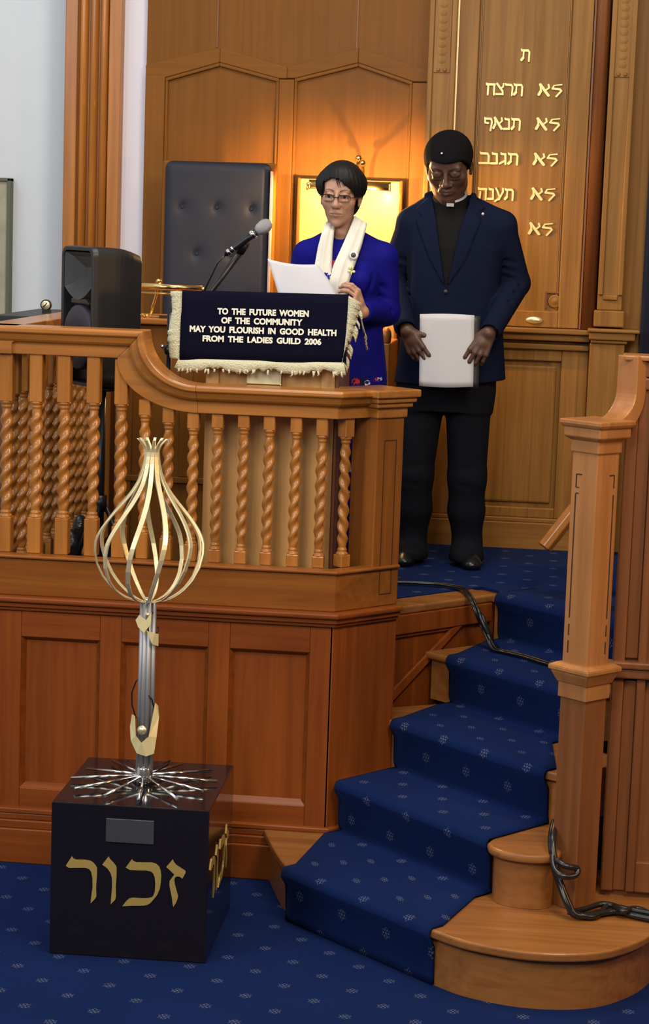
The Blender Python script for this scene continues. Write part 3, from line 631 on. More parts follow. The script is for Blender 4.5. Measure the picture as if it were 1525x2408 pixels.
# ---------------- memorial sculpture
M_leaf = plain('bright_gold_leaf', (0.92, 0.78, 0.40), 0.38, 0.45)
sx, sy = -1.237, 6.235
ms = thing('memorial_sculpture', 'metal sculpture with gold flame-shaped cage on a rod trunk above the black cube', 'sculpture', (sx, sy, CH))
for k in range(12):
    t = math.radians(8+30*k); e = Vector((math.cos(t), math.sin(t)*1.06, 0))*(0.232+0.010*math.sin(k*2.1)); 
    b = MB(); p0 = Vector((sx, sy, CH+.042)) + e*0.10; p1 = Vector((sx, sy, CH+.0075)) + e
    b.tube([Vector((sx,sy,CH+.026))+e*.10, Vector((sx,sy,CH+.012))+e], .0050, 10); b.build('base_rod', M_chrome, ms)
b = MB(); b.lathe((sx,sy,CH+.0005), [(.030,0),(.030,.012),(.026,.05),(.020,.06)], 20); b.build('hub', M_chrome, ms)
for k, (dx, dy) in enumerate(((-.019,-.004),(-.007,-.014),(.007,-.014),(.019,-.004),(.010,.012),(-.010,.012))):
    b = MB(); b.tube([(sx+dx*1.05,sy+dy,CH+.03),(sx+dx+.0006,sy+dy,CH+.3),(sx+dx*.95+.001,sy+dy,1.075)], .0085, 12); b.build('trunk_rod', M_steel, ms)
b = MB(); b.ball((sx+.001,sy-.014,1.083), .0115, 8); b.build('trunk_ball', M_chrome, ms)
def leaf(pts, faces, name='gold_leaf'):
    b = MB(); V_ = [Vector((sx+p[0], sy+p[1], p[2])) for p in pts]
    cg = sum(V_, Vector())/len(V_); V_ = [cg+(v-cg)*1.28+Vector((0,-.008,0)) for v in V_]
    n = len(V_); b.add(V_+[v+Vector((0,.004,0)) for v in V_], [f for f in faces]+[tuple(i+n for i in f[::-1]) for f in faces])
    b.build(name, M_leaf, ms)
# lower clasp: folded faceted leaf
leaf([(-.036,-.012,.672),(-.030,-.028,.640),(-.012,-.040,.612),(.012,-.042,.606),(.030,-.034,.612),(.034,-.026,.652),(.036,-.010,.700),(-.016,-.036,.655),(0,-.044,.640),(.016,-.036,.655),(-.022,-.02,.70),(.026,-.012,.735),(.032,-.004,.725),(-.034,-.002,.70)], [(0,1,7),(1,2,7),(2,8,7),(2,3,8),(3,4,9),(3,9,8),(4,5,9),(5,6,9),(0,7,10),(6,11,9),(6,12,11),(0,10,13)])
b = MB(); b.lathe((sx+.002, sy-.064, .676), [(0,0),(.015,0),(.015,.004),(0,.004)], 16, ax=(0,-1,.15)); b.build('gold_disc', M_gold, ms)
leaf([(-.028,-.022,1.020),(-.018,-.026,1.034),(0,-.03,1.022),(.012,-.028,1.042),(.012,-.03,1.014),(-.004,-.032,.990),(-.020,-.028,1.004)], [(0,1,6),(1,2,6),(2,5,6),(2,4,5),(2,3,4)])
leaf([(.008,-.026,.985),(.028,-.022,.978),(.036,-.014,.975),(.036,-.014,.945),(.022,-.024,.952)], [(0,1,4),(1,3,4),(1,2,3)])
b = MB(); b.ball((sx+.006,sy-.03,1.04), .0075, 6); b.build('gold_bead', M_gold, ms)
for pts in ([(.018,-.012,1.045),(.008,-.026,1.035),(.006,-.03,1.0),(.012,-.03,.975)], [(.022,-.005,.97),(.036,0,.985),(.030,.01,.995)], [(-.022,-.005,.83),(-.032,-.006,.82),(-.046,-.004,.78),(-.044,-.004,.74),(-.030,-.006,.70)], [(.012,-.022,.78),(.022,-.016,.765),(.026,-.008,.74)], [(-.02,.02,.52),(-.06,.05,.545),(-.085,.06,.53),(-.05,.03,.515)], [(.02,.02,.53),(.07,.06,.55),(.06,.08,.53),(.02,.04,.51)]):
    b = MB(); b.tube([(sx+p[0], sy+p[1], p[2]) for p in pts], .0022, 6); b.build('thin_wire', M_blackm, ms)
FP = [(1.074,.012),(1.080,.045),(1.092,.078),(1.115,.112),(1.150,.142),(1.195,.163),(1.240,.1715),(1.275,.169),(1.305,.156),(1.335,.136),(1.365,.112),(1.395,.086),(1.425,.062),(1.455,.043),(1.485,.031),(1.515,.024),(1.540,.0205),(1.555,.020),(1.570,.026),(1.582,.036),(1.592,.046)]
zz = np.array([p[0] for p in FP]); rr_ = np.array([p[1] for p in FP])
for k in range(11):
    ph = 2*math.pi*k/11+0.35; ring = []
    N_ = 44
    sarr = np.linspace(0, 1, N_+1); 
    for i in range(N_+1):
        # walk the profile by index so that the flat foot is well sampled
        q = sarr[i]*(len(FP)-1); z = float(np.interp(q, np.arange(len(FP)), zz)); r = float(np.interp(q, np.arange(len(FP)), rr_))
        t = ph + 0.66*(z-1.08)/0.5
        c, s_ = math.cos(t), math.sin(t)
        ct = Vector((sx+.004*(z-1.08)+r*c, sy+r*s_, z)); tg = Vector((-s_, c, 0)); ra = Vector((c, s_, 0))
        w = .0076*(0.60+0.45*math.sin(math.pi*min(1,max(0.0,sarr[i]*1.05))))
        ring.append([ct+tg*w+ra*.0030, ct-tg*w+ra*.0030, ct-tg*w-ra*.0030, ct+tg*w-ra*.0030])
    b = MB(); b.rings(ring, smooth=False); b.build('flame_band', M_flame, ms, bevel=0.0008, seg=1)

# ---------------- loudspeaker on a stand
sn = Vector((-.766,-.643,0)); su = Vector((.643,-.766,0)); sc = Vector((-1.645,7.15,0)); SWd, SDp, SZ0, SZ1 = .250, .215, 1.668, 2.165
spk = thing('loudspeaker', 'black plastic loudspeaker behind the upper handrail turned to the left', 'loudspeaker', (-1.66,7.32,SZ0))
def sp(u, d, v): return sc - su*(SWd-u) - sn*d + UP*(SZ0+v)      # u across the front, d depth behind it, v height
SH = SZ1-SZ0
def rrect(u0,u1,v0,v1,r,d,n=9):
    out = []
    for (cu, cv, a0) in ((u1-r,v1-r,0),(u0+r,v1-r,90),(u0+r,v0+r,180),(u1-r,v0+r,270)):
        for k in range(n+1):
            t = math.radians(a0+90*k/n); out.append(sp(cu+r*math.cos(t), d, cv+r*math.sin(t)))
    return out
b = MB(); R_ = [rrect(.0,SWd,0,SH,.035,.0), rrect(-.004,SWd+.004,-.0,SH+.003,.035,.02), rrect(-.002,SWd+.002,0,SH,.035,.09), rrect(-.0005,SWd+.0005,0,SH-.001,.035,.11), rrect(.003,SWd-.003,0,SH-.003,.034,.13), rrect(.008,SWd-.008,0,SH-.007,.033,.15), rrect(.014,SWd-.014,0.0,SH-.012,.032,.17), rrect(.022,SWd-.022,0.0,SH-.018,.031,.19), rrect(.032,SWd-.032,0.0,SH-.026,.03,SDp)]
inn = [rrect(.014,SWd-.014,.012,SH-.014,.026,.0), rrect(.018,SWd-.018,.016,SH-.018,.024,.05)]
b.rings(inn[::-1]+R_, caps=True, smooth=False); b.build('cabinet', M_black, spk, bevel=0.003)
M_horn = plain('dark_grey_horn', (0.034, 0.034, 0.037), 0.42)
M_grille = plain('purple_black_grille', (0.024, 0.022, 0.036), 0.55, noise=0.25, nscale=700)
b = MB()
o = [(.018,.478),(.232,.478),(.232,.352),(.018,.352)]; t_ = [(.095,.425),(.155,.425),(.155,.395),(.095,.395)]
n8 = 10
def bord(P, d, bulge):
    out = []
    for i in range(4):
        p, q = P[i], P[(i+1)%4]
        for k in range(n8):
            s_ = k/n8; u = p[0]+(q[0]-p[0])*s_; v = p[1]+(q[1]-p[1])*s_
            if i == 2: v -= bulge*math.sin(math.pi*s_)
            out.append(sp(u, d, v))
    return out
b.rings([bord(o,.004,.045), bord([(.05,.462),(.2,.462),(.2,.365),(.05,.365)],.024,.018), bord(t_,.048,0)], caps=False, smooth=False)
b.v and b.f.append(tuple(range(len(b.v)-40, len(b.v)))); b.sm.append(False); b.mi.append(0)
b.build('horn', M_horn, spk)
b = MB(); rg = []
for d, r in ((.030,.105),(.012,.104),(.006,.098),(.004,.06),(.003,.001)): rg.append([sp(.125+r*1.08*math.cos(t), d-.004, .172+r*1.12*math.sin(t)) for t in [2*math.pi*k/36 for k in range(36)]])
b.rings(rg, caps=False); wg = b.build('woofer_grille', M_grille, spk)
b = MB()
for u, v in ((.035,.205),(.215,.20)):
    b.lathe(tuple(sp(u,.004,v)), [(0,.004),(.006,.004),(.007,0)], 12, ax=tuple(sn))
b.build('grille_screw', M_blackm, wg)
b = MB(); b.prism([sp(.07,.006,.312),sp(.18,.006,.312),sp(.195,.012,.292),sp(.055,.012,.292)], tuple(-sn*.02)); b.build('horn_bridge', M_horn, spk, bevel=.004)
pc_ = sp(.125,.11,0)
sst = thing('speaker_stand', 'black tripod stand under the loudspeaker seen between the balusters', 'speaker stand', (pc_.x, pc_.y, .905))
b = MB(); b.tube([(pc_.x,pc_.y,1.0),(pc_.x,pc_.y,1.655)], .016, 12); b.build('pole', M_blackm, sst)
b = MB(); b.lathe((pc_.x,pc_.y,1.645), [(.05,0),(.05,.012),(.03,.022)], 16); b.build('top_plate', M_blackm, sst)
b = MB(); b.lathe((pc_.x,pc_.y,1.20), [(.026,0),(.026,.06)], 14); b.build('collar', M_blackm, sst)
for k in range(3):
    t = 0.5+2.094*k; b = MB(); b.tube([(pc_.x+.02*math.cos(t),pc_.y+.02*math.sin(t),1.22),(pc_.x+.16*math.cos(t),pc_.y+.16*math.sin(t),.915)], .009, 8); b.build('leg', M_blackm, sst)
# black bag / cable heap behind the balusters
bg = thing('black_bag', 'shiny black bag lying behind the left balusters at foot of the stand', 'bag', (-1.76,7.4,.905))
b = MB()
for i, (x,y,z,r) in enumerate(((-1.80,7.40,.97,(.055,.05,.065)),(-1.765,7.40,1.04,(.04,.045,.075)),(-1.735,7.41,1.11,(.03,.035,.06)))): b.ball((x,y,z), r, 8)
o = b.build('bag_body', plain('black_glossy_bag', (.012,.012,.013), .22, bump=1.0, nscale=22), bg)

# ---------------- little desk with brass lamp
dk = thing('side_desk', 'orange-brown oak desk with panelled front standing left of the lectern', 'desk', (-1.4, 8.15, .905))
b = MB(); b.box(-1.72,-1.14,7.96,8.34,.905,1.862); b.build('desk_body', W_wal, dk, bevel=.004)
b = MB(); b.box(-1.74,-1.12,7.93,8.36,1.862,1.886); b.build('desk_top', W_oakX, dk, bevel=.005)
b = MB(); b.box(-1.72,-1.14,7.945,7.962,1.235,1.26); b.box(-1.72,-1.66,7.948,7.962,.905,1.86); b.box(-1.20,-1.14,7.948,7.962,.905,1.86); b.box(-1.47,-1.42,7.95,7.962,1.26,1.86); b.build('desk_frame', W_wal, dk, bevel=.004)
lp = thing('brass_desk_lamp', 'brass banker lamp with tubular shade on the desk beside the loudspeaker', 'lamp', (-1.60, 8.02, 1.886))
b = MB(); b.box(-1.66,-1.52,7.985,8.055,1.886,1.894); b.build('lamp_base', M_brass, lp, bevel=.003)
b = MB(); b.box(-1.56,-1.50,7.95,7.975,1.886,1.898); b.lathe((-1.64,7.975,1.886), [(.012,0),(.012,.014),(.006,.018)], 12); b.lathe((-1.612,7.970,1.886), [(.006,0),(.006,.012),(.002,.014)], 10); b.build('pen_rest', M_brass, lp)
b = MB(); pts = [(-1.607,8.02,1.893),(-1.600,8.02,1.93),(-1.588,8.02,1.97),(-1.584,8.015,2.005),(-1.583,8.0,2.028),(-1.575,7.985,2.035),(-1.566,7.98,2.022),(-1.563,7.98,2.0)]
b.tube(pts, .0055, 10); b.build('lamp_arm', M_brass, lp)
b = MB(); b.tube([(-1.66,7.98,2.010),(-1.395,7.98,2.008)], .0125, 14); b.build('lamp_shade', M_brass, lp)
b = MB(); b.ball((-1.392,7.98,2.006), .011, 8); b.ball((-1.571,7.985,2.031), .011, 8); b.build('end_knob', M_brass, lp)
b = MB(); b.tube([(-1.655,7.985,1.984),(-1.41,7.985,1.983)], .004, 8); b.build('pull_bar', M_brass, lp)
sb = thing('small_brass_disc', 'small ivory-faced brass disc standing left of the loudspeaker', 'ornament', (-2.02, 8.05, 1.886))
b = MB(); b.lathe((-2.035,8.03,1.918), [(0,.012),(.017,.012),(.019,.006),(.019,-.006),(0,-.006)], 18, ax=(0,-1,0)); b.build('disc', M_gold, sb)
b = MB(); b.lathe((-2.035,8.03,1.918), [(.0195,-.004),(.0225,-.002),(.0225,.008),(.0195,.010)], 18, ax=(0,-1,0)); b.obox((-2.037,8.017,1.918), ((.7,0,.7),(0,1,0),(-.7,0,.7)), (.012,.0015,.002)); b.build('dark_rim', M_blackm, sb)
b = MB(); b.box(-2.05,-2.02,8.02,8.05,1.886,1.899); b.build('disc_foot', M_blackm, sb)
tb = thing('corner_table', 'dark topped corner table behind the left handrail', 'table', (-2.07,8.1,.905))
b = MB(); b.box(-2.16,-1.99,7.7,8.4,1.86,1.886); b.build('table_top', M_black, tb, bevel=.003)
for x in (-2.13,-2.02):
    for y in (7.75,8.35):
        b = MB(); b.box(x-.015,x+.015,y-.015,y+.015,.905,1.86); b.build('leg', W_red, tb)

# ---------------- chairs against the wall
ch = thing('tufted_chair', 'tall throne chair with slate blue button-tufted leather back', 'chair', (-1.455, 8.62, .905))
b = MB(); b.box(-1.70,-1.215,8.66,8.72,.905,2.525); b.build('back_board', W_wal, ch, bevel=.01)
b = MB(); b.box(-1.70,-1.215,8.42,8.66,.905,1.34); b.build('seat_base', W_wal, ch, bevel=.006)
b = MB(); b.box(-1.69,-1.225,8.42,8.62,1.34,1.42); b.build('seat_cushion', M_leather, ch, bevel=.025, seg=4)
BT = [(-1.605,2.328),(-1.455,2.330),(-1.308,2.329),(-1.536,2.134),(-1.390,2.134),(-1.605,1.94),(-1.455,1.94),(-1.308,1.94)]
ring = []; NXq, NZq = 48, 80; x0, x1, z0, z1 = -1.682,-1.229,1.42,2.522
def cush(i, j):
    x = x0+(x1-x0)*i/NXq; z = z0+(z1-z0)*j/NZq
    ex = min(x-x0, x1-x)/.035; ez = min(z-z0, z1-z)/.035
    ed = 1-max(0,1-ex)**2.5*1.0; ez_ = 1-max(0,1-ez)**2.5
    y = .030*min(ed, 1)*min(ez_, 1)
    for bx, bz in BT:
        r2 = (x-bx)**2+(z-bz)**2; y -= .012*math.exp(-r2/(2*.011**2)) + .004*math.exp(-r2/(2*.028**2))
    # rounded corners
    cx_ = max(0, .03-min(x-x0, x1-x)); cz_ = max(0, .03-min(z-z0, z1-z))
    if cx_ > 0 and cz_ > 0:
        l = math.hypot(cx_, cz_)
        if l > .03:
            sgx = 1 if x < (x0+x1)/2 else -1; sgz = 1 if z < (z0+z1)/2 else -1
            x += sgx*cx_*(1-.03/l); z += sgz*cz_*(1-.03/l); y = 0
    return (x, 8.645-y, z)
ring = [[cush(i, j) for i in range(NXq+1)] for j in range(NZq+1)]
b = MB(); b.rings(ring, closed=False, caps=False)
b.f = [f[::1] for f in b.f]; o = b.build('back_cushion', M_leather, ch); cushion = o
sm = o.modifiers.new('thickness', 'SOLIDIFY'); sm.thickness = 0.02; sm.offset = -1
for bx, bz in BT:
    b = MB(); b.ball((bx, 8.628, bz), (.008,.005,.008), 6); b.build('button', M_leather, cushion)
b = MB(); b.box(-1.2285,-1.2225,8.61,8.66,1.42,2.49); b.build('edge_piping', plain('pale_piping', (.30,.24,.27), .5), ch)
for x in (-1.70,-1.235):
    b = MB(); b.box(x,x+.02,8.40,8.66,1.34,1.66); b.box(x-.012,x+.03,8.39,8.66,1.66,1.70); b.build('armrest', W_wal, ch, bevel=.006)
c2 = thing('high_backed_chair', 'plain wooden high-backed chair glowing under the picture light behind the woman', 'chair', (-.91, 8.80, .905))
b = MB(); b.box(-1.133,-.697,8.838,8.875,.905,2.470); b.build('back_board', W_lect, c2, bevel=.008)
b = MB(); b.box(-1.143,-1.128,8.836,8.876,.905,2.474); b.box(-.702,-.687,8.836,8.876,.905,2.474); b.build('back_frame', W_wal, c2, bevel=.006)
b = MB(); b.box(-1.12,-.70,8.40,8.838,.905,1.36); b.build('seat_base', W_wal, c2, bevel=.006)
for x in (-1.115,-.705):
    b = MB(); b.box(x-.006,x+.026,8.38,8.80,1.36,1.80); b.lathe((x+.010,8.40,1.80), [(.017,0),(.020,.03),(.017,.05),(.009,.062),(0,.066)], 14); b.build('armrest', W_oak, c2, bevel=.005)
pcl = thing('picture_light', 'brass picture light bar mounted above the high-backed chair', 'lamp', (-.88, 8.80, 2.47))
b = MB(); rg = [(-1.056,8.585,2.442),(-.722,8.585,2.442)]
n = 12; prof = [(.020*math.cos(t), .020*math.sin(t)) for t in [math.radians(62+176*k/n) for k in range(n+1)]]
b.rings([[(x, 8.585+p[0], 2.440+p[1]) for p in prof] for x in (-1.056,-.722)], closed=False, caps=False); o = b.build('lamp_shade', M_brass, pcl)
sm = o.modifiers.new('thickness', 'SOLIDIFY'); sm.thickness = 0.002
b = MB(); b.lathe((-1.056,8.585,2.44), [(0,0),(.0205,0),(.0205,.004),(0,.004)], 16, ax=(-1,0,0)); b.build('end_cap', M_brass, pcl)
b = MB(); b.lathe((-.722,8.585,2.44), [(0,0),(.0205,0),(.0205,.004),(0,.004)], 16, ax=(1,0,0)); b.build('end_cap', M_brass, pcl)
b = MB(); b.ball((-1.064,8.585,2.44), .009, 6); b.ball((-1.066,8.585,2.424), .008, 6); b.build('end_knob', M_brass, pcl)
b = MB(); b.tube([(-.862,8.86,2.44),(-.862,8.85,2.52),(-.862,8.82,2.553),(-.862,8.66,2.553),(-.862,8.60,2.52),(-.862,8.585,2.462)], .007, 10); b.ball((-.862,8.645,2.555), .014, 8); b.ball((-.842,8.615,2.535), .013, 8); b.ball((-.872,8.80,2.556), .013, 8); b.ball((-.846,8.5855,2.495),.010,8); b.build('lamp_arm', M_brass, pcl)
b = MB(); b.box(-.90,-.825,8.86,8.875,2.40,2.462); b.build('mount', M_brass, pcl)
mt, N, L_, P_ = new_mat('lit_tube'); P_.inputs['Emission Color'].default_value = (1.0,.62,.22,1); P_.inputs['Emission Strength'].default_value = 18
b = MB(); b.tube([(-1.045,8.585,2.437),(-.733,8.585,2.437)], .008, 10); b.build('lit_tube', mt, pcl)
for x in (-1.01,-.77):
    d_ = bpy.data.lights.new('picture_light_glow', 'POINT'); d_.energy = 24.0; d_.color = (1.0,.57,.19); d_.shadow_soft_size = .010
    o = bpy.data.objects.new('picture_light_glow', d_); COL.objects.link(o); o.location = (x, 8.560, 2.404)

# ---------------- lectern with embroidered cloth
lc = thing('lectern', 'pale oak lectern standing inside the balustrade below the embroidered cloth', 'lectern', (-.98, 7.25, .905))
b = MB(); b.box(-1.212,-.760,7.06,7.42,.905,1.775); lb_ = b.build('lectern_body', W_lect, lc, bevel=.004)
b = MB(); b.box(-1.212,-1.165,7.045,7.062,.905,1.775); b.box(-.805,-.757,7.045,7.062,.905,1.775); b.box(-1.165,-.805,7.045,7.062,.905,.98); b.build('front_frame', W_lect, lc, bevel=.003)
b = MB(); b.prism([(-.757,7.05,.91),(-.757,7.42,.91),(-.757,7.42,1.77),(-.757,7.05,1.77)], (.012,0,0)); b.build('side_panel', W_red, lc, bevel=.003)
b = MB(); b.prism([(-1.27,7.02,1.775),(-1.27,7.40,1.775),(-1.27,7.40,1.86),(-1.27,7.02,2.015)], (.525,0,0)); b.build('sloped_top', W_wal, lc, bevel=.004)
b = MB(); b.box(-1.065,-.945,7.036,7.046,1.712,1.775); b.build('card_label', plain('pale_card_label', (.62,.55,.34), .5, noise=.05, nscale=60), lb_)
b = MB(); b.box(-1.066,-.944,7.030,7.047,1.703,1.717); b.build('brass_strip', M_brass, lb_, bevel=.002)
b = MB(); b.box(-1.212,-.757,7.03,7.06,1.685,1.70); b.build('lectern_ledge', W_lect, lc, bevel=.003)
cl = thing('embroidered_cloth', 'navy velvet lectern cloth with white stitched words and cream fringe', 'cloth', (-1.005, 7.0, 1.80))
CY = 7.0
def drape(u, v):     # u 0..1 left to right, v 0 top .. 1 bottom of the front drop
    x = -1.296 + u*.580 - .0045*0 ; zt = 2.026 + .006*(u-.5); zb = 1.790+.012*u
    z = zt+(zb-zt)*v
    y = CY - .006*v - .003*math.sin(u*9+v*2)*v
    return (x, y, z)
b = MB(); rg = []
for k in range(14):   # over the sloping top then down the front
    if k < 6:
        s_ = (5-k)/5
        if k == 5: rg.append([(drape(i/24,0)[0], CY+.006, 2.032+.006*(i/24-.5)) for i in range(25)])
        else: rg.append([(drape(i/24,0)[0]*1.0, CY+.012+.38*s_, 2.032-.158*s_) for i in range(25)])
    else: rg.append([drape(i/24, (k-6)/7) for i in range(25)])
b.rings(rg, closed=False, caps=False); o = b.build('velvet', M_navyvel, cl); velvet = o
sm = o.modifiers.new('thickness', 'SOLIDIFY'); sm.thickness = 0.006; sm.offset = 0
# side drop on the right end of the sloping top
def fringe(mb, pts, downs, w):
    pass
rnd = random.Random(3)
def strip(name, A_, B_, n, jit, thick=.010):
    """braided fringe: a band between two poly-lines, with rough loose ends"""
    b = MB(); rg = []
    for i in range(n+1):
        s_ = i/n; p = Vector(A_(s_)); q = Vector(B_(s_)); j = Vector((rnd.uniform(-1,1)*.4, -.5*abs(rnd.uniform(0,1)), rnd.uniform(-1,1)))*jit
        rg.append([p+Vector((0,-thick*.3,0)), p.lerp(q,.35)+Vector((0,-thick,0)), p.lerp(q,.75)+Vector((0,-thick*.7,0))+j*.4, q+j, q+j+Vector((0,thick*.8,0)), p.lerp(q,.5)+Vector((0,thick*.6,0)), p+Vector((0,thick*.5,0))])
    b.rings(rg); b.build(name, M_cream, cl)
strip('fringe', lambda s: (drape(0.0,s)[0]+.002, CY-.002, drape(0,s)[2]+.004), lambda s: (-1.336+.006*math.sin(s*7), CY+.004, drape(0,s)[2]+.004), 40, .005)
strip('fringe', lambda s: (-1.30+s*.578, CY-.006, 1.795+.010*s), lambda s: (-1.315+s*.60, CY-.008, 1.757+.012*s-.006*math.sin(s*20)), 70, .006)
strip('fringe', lambda s: (drape(1,s)[0]-.006*s*s*2, CY-.002, drape(1,s)[2]+.003), lambda s: (-.672-.050*s-.012*s*s, CY+.015, 2.012-.215*s), 46, .010, .016)
strip('fringe', lambda s: (-.690, CY+.02+.16*s, 2.02-.06*s), lambda s: (-.655-.01*s, CY+.03+.16*s, 1.90-.05*s), 24, .014, .016)
b = MB()
for i in range(34):
    s_ = rnd.random(); x = -1.30+.585*s_; z = 1.758+.012*s_; l = rnd.uniform(.006,.018)*(1.4 if s_ > .85 else 1)
    b.tube([(x,CY-.012,z+.004),(x+rnd.uniform(-.004,.004),CY-.014,z-l*.6),(x+rnd.uniform(-.006,.006),CY-.010,z-l)], [.004,.0036,.002], 6)
for i in range(16):
    s_ = rnd.random(); z = 2.0-.21*s_; x = -.676-.052*s_
    b.tube([(x,CY+.015,z),(x+.010,CY+.015,z-.014),(x+.012,CY+.018,z-.03)], [.005,.004,.002], 6)
o = b.build('loose_tassels', M_cream, cl); o['kind'] = 'stuff'
for txt, xc, zc, wd in (('TO THE FUTURE WOMEN', -1.0085, 1.966, .318), ('OF THE COMMUNITY', -1.012, 1.935, .283), ('MAY YOU FLOURISH IN GOOD HEALTH', -1.0075, 1.903, .511), ('FROM THE LADIES GUILD 2006', -1.010, 1.871, .414)):
    cu_ = bpy.data.curves.new('t', 'FONT'); cu_.body = txt; cu_.size = .03; cu_.space_word = 1.75; cu_.offset = .0014; cu_.extrude = .0012; cu_.align_x = 'CENTER'; cu_.resolution_u = 3
    tmp = bpy.data.objects.new('t', cu_); COL.objects.link(tmp)
    dg = bpy.context.evaluated_depsgraph_get(); me = bpy.data.meshes.new_from_object(tmp.evaluated_get(dg))
    bpy.data.objects.remove(tmp)
    co = np.empty(len(me.vertices)*3, np.float32); me.vertices.foreach_get('co', co); co = co.reshape(-1,3)
    mnx, mxx = co[:,0].min(), co[:,0].max(); mnz, mxz = co[:,1].min(), co[:,1].max()
    X = (co[:,0]-(mnx+mxx)/2)/(mxx-mnx)*wd; Z = (co[:,1]-(mnz+mxz)/2)/(mxz-mnz)*.0225; Yd = -co[:,2]
    o_ = wloc(cl); new = np.stack([X+xc-o_.x, CY-.0105+Yd-o_.y, Z+zc-o_.z+.010*X], 1)
    me.vertices.foreach_set('co', new.astype(np.float32).ravel()); me.materials.clear(); me.materials.append(M_stitch); me.update()
    o = bpy.data.objects.new('stitched_words', me); COL.objects.link(o); o.parent = velvet

# ---------------- microphone on a boom stand
mk = thing('microphone_stand', 'black boom microphone stand behind the lectern cloth', 'microphone stand', (-1.415, 7.40, .905))
b = MB(); b.tube([(-1.412,7.40,.93),(-1.412,7.40,1.93)], .0095, 12); b.build('upright', M_blackm, mk)
b = MB(); b.lathe((-1.412,7.40,.906), [(.12,0),(.12,.014),(.03,.03),(.016,.05)], 24); b.build('base', M_blackm, mk)
b = MB(); b.ball((-1.405,7.385,1.80), .024, 8); ck_ = b.build('clutch', M_blackm, mk)
b = MB(); b.ball((-1.392,7.365,1.812), .008, 6); b.ball((-1.430,7.365,1.812), .008, 6); b.build('clutch_knob', M_chrome, ck_)
b = MB(); b.tube([(-1.418,7.375,1.785),(-1.30,7.36,1.955),(-1.135,7.345,2.185)], [.008,.009,.013], 12); b.build('boom', M_blackm, mk)
b = MB(); b.tube([(-1.15,7.345,2.165),(-1.128,7.335,2.20)], .017, 12); b.build('clip', M_blackm, mk)
mi_ = thing('microphone', 'black handheld microphone with silver mesh head clipped to the boom', 'microphone', (-1.13, 7.32, 2.20))
m0 = Vector((-1.198,7.315,2.155)); m1 = Vector((-1.064,7.30,2.255)); md = (m1-m0).normalized(); Lm = (m1-m0).length
b = MB(); b.lathe(tuple(m0), [(0,0),(.0095,0),(.0105,.02),(.0125,Lm*.6),(.014,Lm*.86)], 16, ax=tuple(md)); hd_ = b.build('handle', M_blackm, mi_)
b = MB(); b.lathe(tuple(m0), [(.0113,.010),(.0125,.012),(.0125,.020),(.0113,.022)], 16, ax=tuple(md)); b.lathe(tuple(m0), [(.015,Lm*.70),(.0172,Lm*.72),(.0172,Lm*.78),(.015,Lm*.80)], 16, ax=tuple(md)); b.lathe(tuple(m0), [(.0115,.030),(.0122,.032),(.0122,.036),(.0115,.038)], 16, ax=tuple(md)); b.build('silver_ring', M_chrome, hd_)
b = MB(); b.lathe(tuple(m0), [(.0155,Lm*.85),(.022,Lm*.92),(.025,Lm*1.02),(.0245,Lm*1.09),(.019,Lm*1.17),(.010,Lm*1.215),(0,Lm*1.225)], 20, ax=tuple(md)); b.build('mesh_head', plain('silver_mesh', (.45,.45,.47), .4, .8, noise=.35, nscale=500, bump=.6), mi_)
b = MB(); b.tube([tuple(m0+md*.004), (-1.225,7.31,2.125), (-1.262,7.33,2.05), (-1.300,7.355,1.97)], .0035, 8); b.build('cable', M_cable, mi_)

# ---------------- cables on the platform, stairs and bottom step
def cable(name, label, strands, r, cat='cable', tape=None):
    t_ = thing(name, label, cat, strands[0][0])
    for s_ in strands:
        P = [Vector(p) for p in s_]; out = []
        for i in range(len(P)-1):
            a0 = P[max(i-1,0)]; a1 = P[i]; a2_ = P[i+1]; a3 = P[min(i+2,len(P)-1)]
            for k in range(8):
                t = k/8; out.append(0.5*((2*a1)+(-a0+a2_)*t+(2*a0-5*a1+4*a2_-a3)*t*t+(-a0+3*a1-3*a2_+a3)*t**3))
        out.append(P[-1]); b = MB(); b.tube(out, r, 8); b.build('cable_strand', M_cable, t_)
    return t_
base = [(-.66,7.75,.911),(-.52,7.76,.915),(-.40,7.755,.915),(-.315,7.69,.916),(-.292,7.60,.918),(-.268,7.52,.905),(-.245,7.49,.86),(-.225,7.50,.815),(-.20,7.47,.775),(-.175,7.43,.742),(-.13,7.40,.738),(-.06,7.33,.740),(.02,7.24,.738),(.12,7.14,.740)]
cable('cable_bundle', 'black cable bundle dropping from the platform edge down to the fourth stair', [[(x+dx, y+dy*1.0, z+dz) for x, y, z in base] for dx, dy, dz in ((0,0,0),(.007,.005,.004),(-.005,-.006,.002))], .0042)
k1 = [(.066,6.30,.43),(.058,6.21,.40),(.070,6.165,.33),(.090,6.140,.28),(.118,6.115,.225),(.140,6.105,.196),(.19,6.13,.191),(.26,6.18,.190),(.33,6.15,.190),(.45,6.10,.190)]
k2 = [(x+.006, y-.012, z+.004) for x, y, z in k1]
k3 = [(.064,6.205,.385),(.072,6.13,.335),(.10,6.10,.318),(.137,6.115,.318),(.143,6.13,.335),(.11,6.115,.345),(.078,6.14,.352),(.070,6.18,.33)]
k4 = [(.070,6.19,.33),(.098,6.12,.27),(.128,6.095,.215),(.17,6.145,.202),(.23,6.20,.205),(.30,6.17,.204),(.42,6.13,.203)]
k5 = [(.12,6.10,.206),(.20,6.11,.192),(.25,6.20,.203),(.29,6.14,.206),(.34,6.18,.204),(.43,6.09,.192)]
cable('cable_coil', 'looped black cable hanging by the newel foot onto the bottom step', [k1,k2,k3,k4,k5], .0095)

